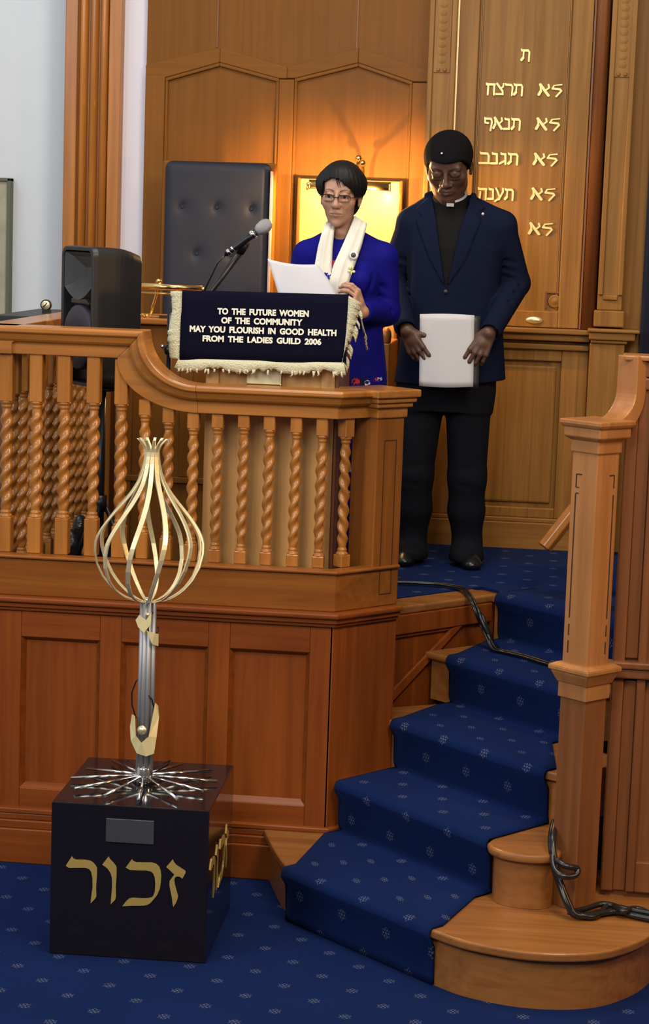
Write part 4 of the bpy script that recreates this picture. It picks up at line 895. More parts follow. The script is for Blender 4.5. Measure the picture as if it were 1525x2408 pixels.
cb = thing('tied_cable_knot', 'tied knot of black cable where the bundle drops over the platform edge', 'cable', (-.23, 7.50, .74))
rk = random.Random(5)
for q in range(4):
    b = MB(); pts = [(-.250+.022*t+rk.uniform(-.008,.008), 7.505-.012*t+rk.uniform(-.008,.008), .875-.036*t+.010*math.sin(t*2+q)) for t in range(5)]
    b.tube(pts, [.006,.009,.010,.008,.005], 8); b.build('cable_strand', M_cable, cb)
# ================================================================== people
class Field:
    """signed distance field on a rectilinear grid; surfaces are blended smoothly, then meshed with surface nets"""
    def __init__(s, xs, ys, zs):
        s.x, s.y, s.z = [np.asarray(q, np.float32) for q in (xs, ys, zs)]
        s.D = np.full((len(s.x), len(s.y), len(s.z)), 1.0, np.float32)
    def _sl(s, lo, hi, m):
        out = []
        for ax, l, h in zip((s.x, s.y, s.z), lo, hi):
            i0 = int(np.searchsorted(ax, l-m)); i1 = int(np.searchsorted(ax, h+m)); out.append(slice(max(0,i0-1), min(len(ax), i1+1)))
        return tuple(out)
    def _grid(s, sl): return s.x[sl[0]][:,None,None], s.y[sl[1]][None,:,None], s.z[sl[2]][None,None,:]
    def _mix(s, sl, d, k, op):
        A = s.D[sl]
        if op == 'add':
            if k > 0:
                h = np.clip(0.5+0.5*(A-d)/k, 0, 1); s.D[sl] = A*(1-h)+d*h-k*h*(1-h)
            else: s.D[sl] = np.minimum(A, d)
        else:
            if k > 0:
                h = np.clip(0.5-0.5*(A+d)/k, 0, 1); s.D[sl] = A*(1-h)+(-d)*h+k*h*(1-h)
            else: s.D[sl] = np.maximum(A, -d)
    def cap(s, a, b, ra, rb=None, k=0.02, op='add', sq=None):
        """tapered capsule; sq flattens it along y"""
        rb = ra if rb is None else rb; a = np.array(a, np.float32); b = np.array(b, np.float32); m = max(ra, rb)+k+.02
        sl = s._sl(np.minimum(a,b), np.maximum(a,b), m); X, Y, Z = s._grid(sl); ab = b-a
        if 0 in [q.size for q in (X,Y,Z)]: return s
        px, py, pz = X-a[0], Y-a[1], Z-a[2]
        h = np.clip((px*ab[0]+py*ab[1]+pz*ab[2])/max(float(ab@ab),1e-9), 0, 1)
        dx, dy, dz = px-h*ab[0], py-h*ab[1], pz-h*ab[2]
        if sq: dy = dy/sq
        s._mix(sl, np.sqrt(dx*dx+dy*dy+dz*dz)-(ra+(rb-ra)*h), k, op); return s
    def chain(s, pts, rs, k=0.02, op='add', sq=None):
        for i in range(len(pts)-1): s.cap(pts[i], pts[i+1], rs[i], rs[i+1], k, op, sq)
        return s
    def ell(s, c, r, R=None, k=0.015, op='add'):
        c = np.array(c, np.float32); m = max(r)+k+.02; sl = s._sl(c, c, m); X, Y, Z = s._grid(sl); X, Y, Z = X-c[0], Y-c[1], Z-c[2]
        if 0 in [q.size for q in (X,Y,Z)]: return s
        if R is not None:
            R = np.array(R, np.float32); X, Y, Z = (R[0,0]*X+R[1,0]*Y+R[2,0]*Z, R[0,1]*X+R[1,1]*Y+R[2,1]*Z, R[0,2]*X+R[1,2]*Y+R[2,2]*Z)
        u, v, w = X/r[0], Y/r[1], Z/r[2]; k0 = np.sqrt(u*u+v*v+w*w); k1 = np.sqrt((u/r[0])**2+(v/r[1])**2+(w/r[2])**2)
        s._mix(sl, k0*(k0-1)/np.maximum(k1,1e-6), k, op); return s
    def loft(s, tab, k=0.02, op='add', p=2.3, fn=None):
        """stack of (z, cx, cy, half width, half depth) cross-sections"""
        T = np.array(sorted(tab), np.float32); lo = (float((T[:,1]-T[:,3]).min()), float((T[:,2]-T[:,4]).min()), T[0,0]); hi = (float((T[:,1]+T[:,3]).max()), float((T[:,2]+T[:,4]).max()), T[-1,0])
        sl = s._sl(lo, hi, k+.03); X, Y, Z = s._grid(sl); zz = Z[0,0,:]
        # smooth interpolation
        def ip(c):
            v = np.interp(zz, T[:,0], T[:,c]); return v[None,None,:].astype(np.float32)
        cx, cy, a, b = ip(1), ip(2), ip(3), ip(4)
        if fn is not None: a, b = fn(X-cx, Y-cy, Z, a, b)
        q = (np.abs((X-cx)/a)**p+np.abs((Y-cy)/b)**p)**(1/p)
        d = (q-1)*np.minimum(a,b); d = np.maximum(d, np.maximum(Z-T[-1,0], T[0,0]-Z))
        s._mix(sl, d.astype(np.float32), k, op); return s
    def poly_xz(s, poly):
        """2-d signed distance to a polygon in x, z over the whole grid (nx, nz)"""
        X = s.x[:,None]; Z = s.z[None,:]; n = len(poly); d = np.full((len(s.x), len(s.z)), 1e9); sg = np.ones_like(d)
        for i in range(n):
            ax_, az_ = poly[i]; bx, bz = poly[i-1]; ex, ez = bx-ax_, bz-az_; wx, wz = X-ax_, Z-az_
            t = np.clip((wx*ex+wz*ez)/(ex*ex+ez*ez), 0, 1); dx, dz = wx-ex*t, wz-ez*t; d = np.minimum(d, dx*dx+dz*dz)
            c1 = Z >= az_; c2 = Z < bz; c3 = ex*wz > ez*wx
            fl_ = (c1 & c2 & c3) | (~c1 & ~c2 & ~c3); sg = np.where(fl_, -sg, sg)
        return (sg*np.sqrt(d)).astype(np.float32)
    def mesh(s, smooth_it=1):
        D = s.D; nx, ny, nz = D.shape; Sg = D < 0
        allc = np.ones((nx-1,ny-1,nz-1), bool); anyc = np.zeros((nx-1,ny-1,nz-1), bool)
        for i in (0,1):
            for j in (0,1):
                for k in (0,1):
                    c = Sg[i:nx-1+i, j:ny-1+j, k:nz-1+k]; allc &= c; anyc |= c
        I, J, K = np.nonzero(anyc & ~allc); n = len(I); acc = np.zeros((n,3)); cnt = np.zeros(n)
        AXS = (s.x.astype(np.float64), s.y.astype(np.float64), s.z.astype(np.float64))
        corners = [(i,j,k) for i in (0,1) for j in (0,1) for k in (0,1)]
        for a in corners:
            for ax in range(3):
                if a[ax]: continue
                b = list(a); b[ax] = 1
                d0 = D[I+a[0], J+a[1], K+a[2]].astype(np.float64); d1 = D[I+b[0], J+b[1], K+b[2]].astype(np.float64)
                cr = (d0 < 0) != (d1 < 0); t = np.where(cr, d0/np.where(cr, d0-d1, 1), 0)
                P = np.stack([AXS[0][I+a[0]], AXS[1][J+a[1]], AXS[2][K+a[2]]], 1)
                Q = np.stack([AXS[0][I+b[0]], AXS[1][J+b[1]], AXS[2][K+b[2]]], 1)
                acc += np.where(cr[:,None], P+(Q-P)*t[:,None], 0); cnt += cr
        V_ = acc/cnt[:,None]
        vid = np.full((nx-1,ny-1,nz-1), -1, np.int32); vid[I,J,K] = np.arange(n)
        F_ = []
        for ax in range(3):
            o1, o2 = [(1,2),(2,0),(0,1)][ax]
            sl0 = [slice(None)]*3; sl1 = [slice(None)]*3; sl0[ax] = slice(0,-1); sl1[ax] = slice(1,None)
            cr = Sg[tuple(sl0)] != Sg[tuple(sl1)]
            e = np.array(np.nonzero(cr)); ok = np.ones(e.shape[1], bool)
            dims = (nx,ny,nz)
            for o in (o1,o2): ok &= (e[o] >= 1) & (e[o] <= dims[o]-2)
            e = e[:,ok]; ins = Sg[tuple(e)]
            def cell(d1_, d2_):
                q = [e[0].copy(), e[1].copy(), e[2].copy()]; q[o1] = q[o1]-d1_; q[o2] = q[o2]-d2_; return vid[q[0],q[1],q[2]]
            quad = np.stack([cell(1,1), cell(0,1), cell(0,0), cell(1,0)], 1)
            quad[~ins] = quad[~ins][:, ::-1]; F_.append(quad)
        Fq = np.concatenate(F_); Fq = Fq[(Fq >= 0).all(1)]
        for _ in range(smooth_it):
            A = np.zeros_like(V_); C = np.zeros(n)
            for i in range(4):
                a, b = Fq[:,i], Fq[:,(i+1)%4]
                for q in range(3): A[:,q] += np.bincount(a, V_[b,q], n)+np.bincount(b, V_[a,q], n)
                C += np.bincount(a, minlength=n)+np.bincount(b, minlength=n)
            V_ = V_*0.5+0.5*A/np.maximum(C,1)[:,None]
        return V_, Fq
def np_obj(name, V_, Fq, mats, parent=None, loc=None, mi=None):
    o_ = wloc(parent) if parent is not None else Vector(loc)
    me = bpy.data.meshes.new(name); n, m = len(V_), len(Fq)
    me.vertices.add(n); me.vertices.foreach_set('co', (V_-np.array(o_)).astype(np.float32).ravel())
    me.loops.add(m*4); me.loops.foreach_set('vertex_index', Fq.astype(np.int32).ravel())
    me.polygons.add(m); me.polygons.foreach_set('loop_start', np.arange(0, m*4, 4, dtype=np.int32)); me.polygons.foreach_set('loop_total', np.full(m, 4, np.int32))
    for q in (mats if isinstance(mats, (list,tuple)) else [mats]): me.materials.append(q)
    if mi is not None: me.polygons.foreach_set('material_index', mi.astype(np.int32))
    me.polygons.foreach_set('use_smooth', np.ones(m, bool)); me.update(calc_edges=True); me.validate()
    o = bpy.data.objects.new(name, me); COL.objects.link(o)
    if parent is not None: o.parent = parent
    else: o.location = o_
    return o
def axis(lo, hi, segs, coarse):
    """grid lines with finer spacing inside given spans: segs = [(a, b, step)]"""
    out = [lo]
    while out[-1] < hi:
        st_ = coarse
        for a, b, q in segs:
            if a <= out[-1] <= b: st_ = min(st_, q)
        out.append(out[-1]+st_)
    return np.array(out)
def rot(yaw, pitch, roll=0.0):
    """columns are the head's right(x), back(y), up(z); pitch > 0 looks down, yaw > 0 turns to image left"""
    cy, sy = math.cos(-yaw), math.sin(-yaw); Rz = np.array([[cy,-sy,0],[sy,cy,0],[0,0,1]])
    cp_, sp_ = math.cos(pitch), math.sin(pitch); Rx = np.array([[1,0,0],[0,cp_,-sp_],[0,sp_,cp_]])
    cr, sr = math.cos(roll), math.sin(roll); Ry = np.array([[cr,0,sr],[0,1,0],[-sr,0,cr]])
    return Rz@Rx@Ry
def head(F, H, R, s, male, closed, wx=1.0):
    H = np.array(H)
    WV = np.array((wx,1,1))
    def w(p): return H+R@(np.array(p)*s*WV)
    def E(c, r, k=.012, op='add', tilt=None): F.ell(w(c), [r[0]*s*wx, r[1]*s, r[2]*s], R, k*s, op)
    def C(a, b, ra, rb=None, k=.008, op='add'): F.cap(w(a), w(b), ra*s, (ra if rb is None else rb)*s, k*s, op)
    E((0,.012,.042),(.075,.097,.086)); E((0,-.022,-.030),(.064 if male else .0600,.068,.083 if male else .078),.02); E((0,-.042,-.080),(.044 if male else .033,.042,.036),.025)
    E((0,-.075,-.100),(.021 if male else .016,.017,.016),.02)
    for q in (-1,1):
        E((q*.042,-.055,-.012),(.025,.024,.024),.03)
        if male: E((q*.050,-.016,-.064),(.012,.026,.022),.025)
    C((-.042,-.079,.034),(.042,-.079,.034),.0125 if male else .009,None,.016); E((0,-.060,.056),(.052,.027,.036),.02)
    for q in (-1,1): E((q*.0315,-.1015,.0095),(.0190,.0125,.0120),.012,'sub')
    C((0,-.090,.026),(0,-.109,-.020),.0075,.0110,.009); E((0,-.1085,-.026),(.0130,.0115,.0105),.010)
    wing = .0160 if male else .0125
    for q in (-1,1): E((q*wing,-.0965,-.0285),(.0085 if male else .0070,.0115,.0080),.010); E((q*.0075,-.105,-.0370),(.0040,.005,.0030),.003,'sub')
    for q in (-1,1):
        E((q*.0315,-.0800,.0100),(.0165,.0140,.0120),.006)
        C((q*.0180,-.0880,.0175),(q*.0325,-.0915,.0205),.0030,.0036,.008); C((q*.0325,-.0915,.0205),(q*.0475,-.0835,.0155),.0036,.003,.008)
        if closed: E((q*.0315,-.0815,.0105),(.0170,.0150,.0120),.006)
        E((q*.0315,-.0845,-.0045),(.0150,.0085,.0050),.010)
    E((0,-.086,-.058),(.027,.012,.018),.016)     # muzzle
    lw = .0245 if male else .0225; lt = .0064 if male else .0054
    for q in (-1,1):
        C((0,-.0985,-.0548),(q*lw,-.0865,-.0600),lt*.9,.0028,.006)
        C((0,-.0965,-.0672),(q*lw,-.0855,-.0610),lt*1.05,.0028,.006)
    for q in (-1,1): C((0,-.1050,-.0610),(q*(lw+.002),-.091,-.0614),.0018,.0016,.003,'sub')
    for q in (-1,1): C((q*.021,-.093,-.032),(q*.034,-.083,-.056),.0022,.0018,.008,'sub')
    for q in (-1,1):                              # ears
        E((q*.0765,.014,.002),(.0085,.019,.030),.006); E((q*.083,.006,.004),(.006,.009,.015),.004,'sub'); E((q*.076,.006,-.026),(.006,.009,.009),.004)
    return w
def skin_cols(V_, H, R, s, male, closed, wx, base, lip, brow):
    """head colours per vertex: skin, lips, eyes, lashes, brows and painted crease shade, soft edged"""
    L_ = ((V_-np.array(H))@R)/s; L_[:,0] /= wx; x, y, z = np.abs(L_[:,0]), L_[:,1], L_[:,2]; fr = ((-.052-y)/.004).clip(0,1)
    C = np.tile(np.array(base), (len(V_),1)).astype(np.float64)
    def paint(m, col, a=1.0):
        m = (m.clip(0,1)*a)[:,None]; C[:] = C*(1-m)+np.array(col)*m
    def edge(d, w=.0012): return d/w+.5
    lw = .0245 if male else .0225
    zt = -.0492-.0095*(x/lw)**1.6; zb = -.0740+.0120*(x/lw)**1.8
    paint(np.minimum(np.minimum(edge(zt-z), edge(z-zb)), edge(lw-x,.003))*fr*(y < -.075), lip)
    paint(np.minimum(edge(.0011-np.abs(z+.0612+.0004*0),.001), edge(lw-x,.003))*fr*(y < -.075), [c*.35 for c in lip], .8)  # shade of the lip parting painted in as a dark line
    xb = (x-.012)/.037; q = xb.clip(0,1); zc = .0345+.0075*np.sin(q*2.5)-(.0045*(1-q) if male else .002); th = .0038*(1-.5*q)
    paint(np.minimum(edge(th-np.abs(z-zc),.003), np.minimum(edge(xb,.12), edge(1-xb,.25)))*fr, brow, .85)
    ex = x-.0315
    if closed:
        paint(np.minimum(edge(.0013-np.abs(z-(.0022+.0040*(ex/.0150)**2)),.0012), edge(.0155-np.abs(ex),.002))*fr, brow, .9)
        paint(np.minimum(edge(.0012-np.abs(z-(.0215-.0020*(ex/.0150)**2)),.0016), edge(.0165-np.abs(ex),.003))*fr, [c*.4 for c in base], .6)  # shade of the eyelid fold put into the skin colour
    else:
        op = .0046*(1-(np.abs(ex)/.0138)**2)
        ins = np.minimum(edge(op-np.abs(z-.0098)), edge(.0136-np.abs(ex)))*fr
        paint(ins, (.34,.30,.27)); paint(np.minimum(ins, edge(.0060-np.sqrt(ex*ex+(z-.0102)**2))), (.010,.007,.006))
        paint(np.minimum(edge(.0013-np.abs(z-.0100-op.clip(0)),.0012), edge(.0150-np.abs(ex),.002))*fr, (.012,.009,.008), .95)
        paint(np.minimum(edge(.0009-np.abs(z-.0096+op.clip(0)),.0012), edge(.0140-np.abs(ex),.002))*fr, (.05,.03,.025), .5)
    return C
def paint_nails(C, V_, nails, col):
    for p, t, n_, r in nails:
        rel = V_-p; d = r*.95-np.linalg.norm(rel-n_*r*.5, axis=1); m = ((d/.001+.5).clip(0,1)*((rel@n_)/r-.2).clip(0,1).clip(0,.6)/.6)[:,None]
        C[:] = C*(1-m)+np.array(col)*m
def add_cols(o, C):
    a = o.data.color_attributes.new('skin_tone', 'FLOAT_COLOR', 'POINT'); q = np.ones((len(C),4), np.float32); q[:,:3] = C; a.data.foreach_set('color', q.ravel())
def hand(F, Wp, d, nrm, side, curl, s=1.0, spread=.06, thumb=(.55,.45), k=.0035, clen=1.0):
    """palm and five separate bent fingers. d: wrist to knuckles, nrm: out of the back of the hand, side: towards the thumb"""
    Wp = np.array(Wp, float); d = np.array(d, float); d /= np.linalg.norm(d); nrm = np.array(nrm, float); nrm -= d*(nrm@d); nrm /= np.linalg.norm(nrm)
    sd = np.cross(d, nrm); sd *= np.sign(sd@np.array(side, float)); nails = []
    kn = []
    for i, off in enumerate((.033,.011,-.011,-.032)):
        kp = Wp+d*(.088,.092,.088,.078)[i]*s+sd*off*s+nrm*(.002,.004,.003,0)[i]*s; kn.append(kp)
        F.cap(Wp+d*.012*s+sd*off*.55*s, kp, .0150*s, .0108*s, .010*s)
    F.ell(Wp+d*.045*s+sd*.004*s-nrm*.003*s, (.02*s,.02*s,.02*s), None, .015*s)
    for i in range(4):
        L_ = (.078,.085,.080,.062)[i]*s*clen; r = (.0088,.0090,.0086,.0076)[i]*s; p = kn[i]; a = 0.0; dirb = d+sd*spread*(1.5-i)*(1 if True else 0)
        dirb = dirb/np.linalg.norm(dirb); pts = [p]; c_ = curl[i] if hasattr(curl[0], '__len__') else curl
        for j, (fr_, cu_) in enumerate(zip((.46,.30,.24), c_)):
            a += cu_; p = p+(dirb*math.cos(a)-nrm*math.sin(a))*L_*fr_; pts.append(p)
        F.chain(pts, [r*1.05, r, r*.93, r*.80], k*s); nails.append((pts[-1], dirb*math.cos(a)-nrm*math.sin(a), nrm*math.cos(a)+dirb*math.sin(a), r))
    t0 = Wp+d*.022*s+sd*.026*s-nrm*.006*s; t1 = t0+(d*.60+sd*.62-nrm*.30)*.040*s
    t2 = t1+(d*thumb[0]*1.4+sd*.15-nrm*thumb[1]*1.2)*.034*s; t3 = t2+(d*thumb[0]*1.5-nrm*thumb[1]*1.2-sd*.10)*.026*s
    F.chain([t0,t1,t2,t3], [.0145*s,.0115*s,.0100*s,.0080*s], .008*s)
    return nails
def skin_mat(name, rough=.48, sss=.12):
    m, N, L, P = new_mat(name); at = N.new('ShaderNodeAttribute'); at.attribute_name = 'skin_tone'
    tc = N.new('ShaderNodeTexCoord'); nz = N.new('ShaderNodeTexNoise'); nz.inputs['Scale'].default_value = 70; nz.inputs['Detail'].default_value = 4; L.new(tc.outputs['Object'], nz.inputs['Vector'])
    mr = N.new('ShaderNodeMapRange'); mr.inputs['To Min'].default_value = .88; mr.inputs['To Max'].default_value = 1.12; L.new(nz.outputs['Fac'], mr.inputs['Value'])
    hs = N.new('ShaderNodeHueSaturation'); L.new(at.outputs['Color'], hs.inputs['Color']); L.new(mr.outputs['Result'], hs.inputs['Value']); L.new(hs.outputs['Color'], P.inputs['Base Color'])
    P.inputs['Roughness'].default_value = rough; P.inputs['Subsurface Weight'].default_value = sss; P.inputs['Subsurface Radius'].default_value = (.012,.005,.003); P.inputs['Subsurface Scale'].default_value = .5
    return m
# ------------------------------------------------------------------ man in the navy jacket
MX, MY = -.44, 8.34
def man():
    H = (-.462, 8.262, 2.517); R = rot(.06, .50, -.03); s = 1.0; wx = 1.14
    xs = axis(-.86, -.02, [(-.575,-.35,.0020),(-.35,-.24,.0030),(-.63,-.5,.0030)], .0055); ys = axis(8.00, 8.52, [(8.09,8.24,.0021),(8.0,8.31,.0029)], .0062); zs = axis(.90, 2.70, [(2.36,2.58,.0020),(1.70,1.91,.0030)], .008)
    F = Field(xs, ys, zs)
    F.loft([(2.31,-.43,MY,.08,.05),(2.27,-.43,MY,.14,.075),(2.17,-.43,MY,.155,.090),(2.03,-.43,MY,.145,.095),(1.85,-.43,MY,.165,.10),(1.66,-.43,MY,.15,.095),(1.56,MX,MY,.10,.06)], .03)
    for q, hx, kx, fx in ((-1,-.53,-.55,-.553),(1,-.355,-.337,-.325)):
        F.chain([(hx,MY,1.60),(kx,MY-.02,1.27),(fx,MY+.015,.98)], [.075,.055,.036], .04)
        F.chain([(fx,MY+.02,.945),(fx,MY-.08,.935)], [.024,.020], .02)
    head(F, H, R, s, True, True, wx)
    F.cap((-.455,8.325,2.30), (-.460,8.285,2.45), .061, .060, .02)
    el = {-1: (-.672,8.40,2.06), 1: (-.165,8.40,2.065)}; sh = {-1: (-.600,8.33,2.275), 1: (-.240,8.33,2.28)}; wr = {-1: (-.590,8.105,1.868), 1: (-.270,8.105,1.872)}
    for q in (-1,1): F.chain([sh[q], el[q], wr[q]], [.040,.034,.030], .02)
    nails = hand(F, wr[1], (-.42,-.18,-.88), (.15,-.97,.10), (-1,0,.4), [(.25,.35,.25),(.30,.45,.30),(.34,.5,.35),(.4,.55,.4)], 1.02, .05, (.5,.5))
    nails += hand(F, wr[-1], (.48,-.12,-.86), (-.45,-.85,.05), (1,0,.4), [(.25,.45,.35),(.3,.5,.4),(.35,.55,.45),(.4,.6,.45)], 1.0, .04, (.5,.5))
    V_, Q_ = F.mesh(1); C_ = skin_cols(V_, H, R, s, True, True, wx, (.092,.043,.029), (.118,.052,.042), (.018,.011,.009)); paint_nails(C_, V_, nails, (.20,.10,.075))
    body = np_obj('person', V_, Q_, skin_mat('deep_brown_skin'), None, (MX, MY, .905)); add_cols(body, C_)
    set_tags(body, 'person standing in navy jacket, black clerical shirt and black beanie, holding white papers low', 'person')
    # beanie
    Fh = Field(axis(-.60,-.32,[],.0036), axis(8.06,8.45,[],.0040), axis(2.42,2.70,[],.0036))
    def w(p): return np.array(H)+R@(np.array(p)*s*np.array((wx,1,1)))
    Fh.ell(w((0,.013,.050)), [q*s for q in (.0865*wx,.118,.087)], R, 0); Fh.ell(w((0,.040,.065)), [q*s for q in (.060*wx,.080,.058)], R, .03)
    X, Y, Z = np.meshgrid(Fh.x, Fh.y, Fh.z, indexing='ij'); L_ = (np.stack([X-H[0], Y-H[1], Z-H[2]], -1)@R)/s
    lx, ly, lz = L_[...,0], L_[...,1], L_[...,2]
    hem = .069 - .083*np.clip((ly+.078)/.075, 0, 1)**1.2 - .014*np.clip((ly-.0)/.08,0,1)
    Fh.D = np.maximum(Fh.D, (hem-lz)*s*.8).astype(np.float32)
    rib = np.exp(-((lz-hem-.010)/.012)**2)*.0035; Fh.D -= rib.astype(np.float32)
    Fh.D += (.0007*np.sin(np.arctan2(lx, -ly)*70)).astype(np.float32)
    M_hat = plain('black_knit', (.006,.006,.007), .95, spec=.1, bump=.5, nscale=350)
    Vh, Qh = Fh.mesh(1); bn_ = np_obj('beanie', Vh, Qh, M_hat, body)
    bd = w((-.010,-.083,.103)); b = MB(); b.lathe(tuple(bd), [(0,.008),(.005,.006),(.0062,.001),(.0062,-.01)], 14, ax=tuple(R@np.array((0,-1,.25)))); b.build('beanie_badge', M_chrome, bn_)
    # trousers
    M_tr = plain('black_trouser_cloth', (.007,.0075,.012), .9, spec=.12, noise=.15, nscale=120)
    Ft = Field(axis(-.70,-.18,[],.0065), axis(8.15,8.53,[],.0065), axis(.905,1.80,[],.0065))
    Ft.loft([(1.78,MX,MY,.20,.125),(1.62,MX,MY,.205,.13),(1.54,MX,MY,.19,.12)], .03)
    for hx, kx, fx in ((-.538,-.552,-.556),(-.346,-.335,-.326)):
        Ft.chain([(hx,MY,1.58),(kx-.002,MY-.015,1.27),(kx,MY+.0,1.13),(fx,MY+.01,.995)], [.094,.077,.073,.060], .025)
        Ft.cap((fx,MY+.0,.985),(fx,MY-.02,.945),.062,.074,.02); Ft.cap((fx,MY-.02,.955),(fx,MY-.075,.940),.055,.050,.02)
        for zz_, tl in ((1.31,.4),(1.24,-.5),(1.16,.5),(1.06,-.4),(1.015,.3),(.975,-.2)):
            Ft.cap((kx-.08,MY-.10,zz_-.02*tl),(kx+.08,MY-.10,zz_+.03*tl),.006,.006,.020,'sub')
    Ft.D = np.maximum(Ft.D, (.925-Ft.z)[None,None,:].astype(np.float32))
    Vt, Qt = Ft.mesh(2); np_obj('trousers', Vt, Qt, M_tr, body)
    M_sh = plain('black_shoe_leather', (.008,.008,.008), .28)
    for fx, tx in ((-.555,-.575),(-.325,-.300)):
        Fs = Field(axis(fx-.10,fx+.10,[],.0045), axis(8.12,8.48,[],.0055), axis(.903,1.04,[],.0045))
        Fs.chain([(fx,MY+.075,.945),(fx+(tx-fx)*.5,MY-.02,.940),(tx,MY-.105,.930)], [.042,.043,.036], .03); Fs.ell((tx,MY-.118,.925),(.040,.045,.024),None,.02); Fs.cap((fx,MY+.03,.96),(fx,MY+.03,1.0),.045,.045,.02)
        Fs.D = np.maximum(Fs.D, (.907-Fs.z)[None,None,:].astype(np.float32)); v, q = Fs.mesh(1); np_obj('shoe', v, q, M_sh, body)
    # shirt
    M_shirt = plain('black_shirt_cloth', (.008,.008,.008), .85, spec=.15, noise=.2, nscale=60)
    Fs = Field(axis(-.66,-.22,[],.005), axis(8.16,8.46,[],.005), axis(1.98,2.45,[],.005))
    tors = [(2.39,-.455,8.315,.066,.058),(2.36,-.452,MY-.01,.074,.064),(2.335,-.447,MY,.110,.082),(2.29,-.442,MY,.18,.100),(2.20,-.44,MY,.188,.1185),(2.05,-.435,MY,.178,.1215),(1.98,-.43,MY,.178,.1215)]
    Fs.loft(tors, .01); Fs.cap((-.455,8.325,2.33),(-.457,8.305,2.392),.069,.067,.02)
    for i, x in enumerate(np.linspace(-.5,-.40,5)): Fs.cap((x+.02,8.215,2.32),(x-.01,8.205,2.05),.0035,.0035,.012,'sub')
    Fs.D = np.maximum(Fs.D, (Fs.z[None,:]-(2.384+.60*(Fs.y[:,None]-8.238)))[None].astype(np.float32)); v, q = Fs.mesh(2); cs_ = np_obj('clerical_shirt', v, q, M_shirt, body)
    M_col = plain('white_collar', (.42,.41,.44), .5)
    b = MB(); ang = [math.radians(a) for a in np.linspace(-78,70,30)]; rg = []
    def colp(a, z, r): return (-.457+r*math.sin(a), 8.305-r*1.02*math.cos(a), z)
    for a in [math.radians(q) for q in np.linspace(22,86,22)]:
        yy = 8.305-.072*math.cos(a); z = 2.379+.60*(yy-8.238); rg.append([colp(a,z,.0690),colp(a,z,.0745),colp(a,z+.009,.0735),colp(a,z+.009,.0680)])
    b.rings(rg, smooth=False); b.build('collar_band', M_col, cs_)
    b = MB(); rg = []
    for a in [math.radians(q) for q in np.linspace(-4,18,8)]: rg.append([colp(a,2.363,.0740),colp(a,2.363,.0775),colp(a,2.376,.0765),colp(a,2.376,.072)])
    b.rings(rg, smooth=False); b.build('collar_tab', M_col, cs_)
    # jacket
    M_jk = plain('navy_jacket_cloth', (.0080,.0115,.030), .95, spec=.03, noise=.12, nscale=150, sheen=.0)
    Fj = Field(axis(-.82,-.05,[],.0052), axis(8.06,8.52,[],.0052), axis(1.62,2.46,[],.0052))
    Fj.loft([(2.385,-.455,8.335,.075,.066),(2.348,-.446,MY,.120,.086),(2.325,-.432,MY,.178,.098),(2.29,-.425,MY,.195,.112),(2.20,-.424,MY,.198,.130),(2.08,-.424,MY,.188,.134),(1.99,-.424,MY,.188,.133),(1.86,-.424,MY,.206,.137),(1.645,-.424,MY,.228,.140)], .012, p=2.5)
    for q in (-1,1):
        Fj.cap((-.45+q*.075,8.335,2.372),(-.425+q*.190,8.335,2.306),.042,.046,.03)
        shp = (-.608,8.335,2.285) if q < 0 else (-.242,8.335,2.287)
        elp = (-.684,8.405,2.065) if q < 0 else (-.174,8.405,2.065); wrp = (-.605,8.130,1.895) if q < 0 else (-.254,8.130,1.895)
        Fj.chain([shp, elp], [.058,.056], .030); Fj.chain([elp, wrp], [.056,.044], .010)
        Fj.cap(wrp, tuple(np.array(wrp)+(np.array(wrp)-np.array(elp))*.06), .044, .045, .004)
        for t in (.62,.78,.94):
            c = np.array(shp)*(1-t)+np.array(elp)*t; Fj.cap(c+np.array((-.06,-.062,.015)), c+np.array((.06,-.062,-.015)), .004,.004,.018,'sub')
        for t in (.1,.25,.45):
            c = np.array(elp)*(1-t)+np.array(wrp)*t; Fj.cap(c+np.array((-.06,-.056,-.02*q)), c+np.array((.06,-.056,.02*q)), .004,.004,.018,'sub')
        # open cuff
        dd = (np.array(wrp)-np.array(elp)); dd /= np.linalg.norm(dd); Fj.cap(np.array(wrp)+dd*.03, np.array(wrp)+dd*.09, .036,.036,.004,'sub')
    for (a, b_) in (((-.60,8.2,2.02),(-.46,8.19,2.03)),((-.30,8.2,2.06),(-.44,8.19,2.03)),((-.58,8.2,1.93),(-.47,8.19,2.01)),((-.31,8.2,1.94),(-.43,8.19,2.01))): Fj.cap(a, b_, .004,.004,.016,'sub')
    base = Fj.D.copy(); front = (Fj.y-8.335)[None,:,None].astype(np.float32)
    vee = Fj.poly_xz([(-.528,2.48),(-.522,2.385),(-.500,2.30),(-.452,2.040),(-.448,2.040),(-.402,2.28),(-.374,2.385),(-.368,2.48)])[:,None,:]
    Fj.D = np.maximum(Fj.D, -np.maximum(vee, front))
    slit = Fj.poly_xz([(-.4490,2.05),(-.4470,1.80),(-.4360,1.60),(-.4330,1.60),(-.4445,1.80),(-.4465,2.05)])[:,None,:]
    Fj.D = np.maximum(Fj.D, -np.maximum(slit, front+.11))
    for poly in ([(-.522,2.400),(-.500,2.30),(-.455,2.045),(-.520,2.15),(-.585,2.300),(-.560,2.322),(-.590,2.350),(-.545,2.395)], [(-.374,2.400),(-.402,2.28),(-.446,2.045),(-.378,2.15),(-.322,2.315),(-.345,2.335),(-.312,2.362),(-.352,2.405)]):
        pd = Fj.poly_xz(poly)[:,None,:]; lap = np.maximum(np.maximum(base-.0075, pd), front+.0); lap = np.maximum(lap, -vee); Fj.D = np.minimum(Fj.D, lap)
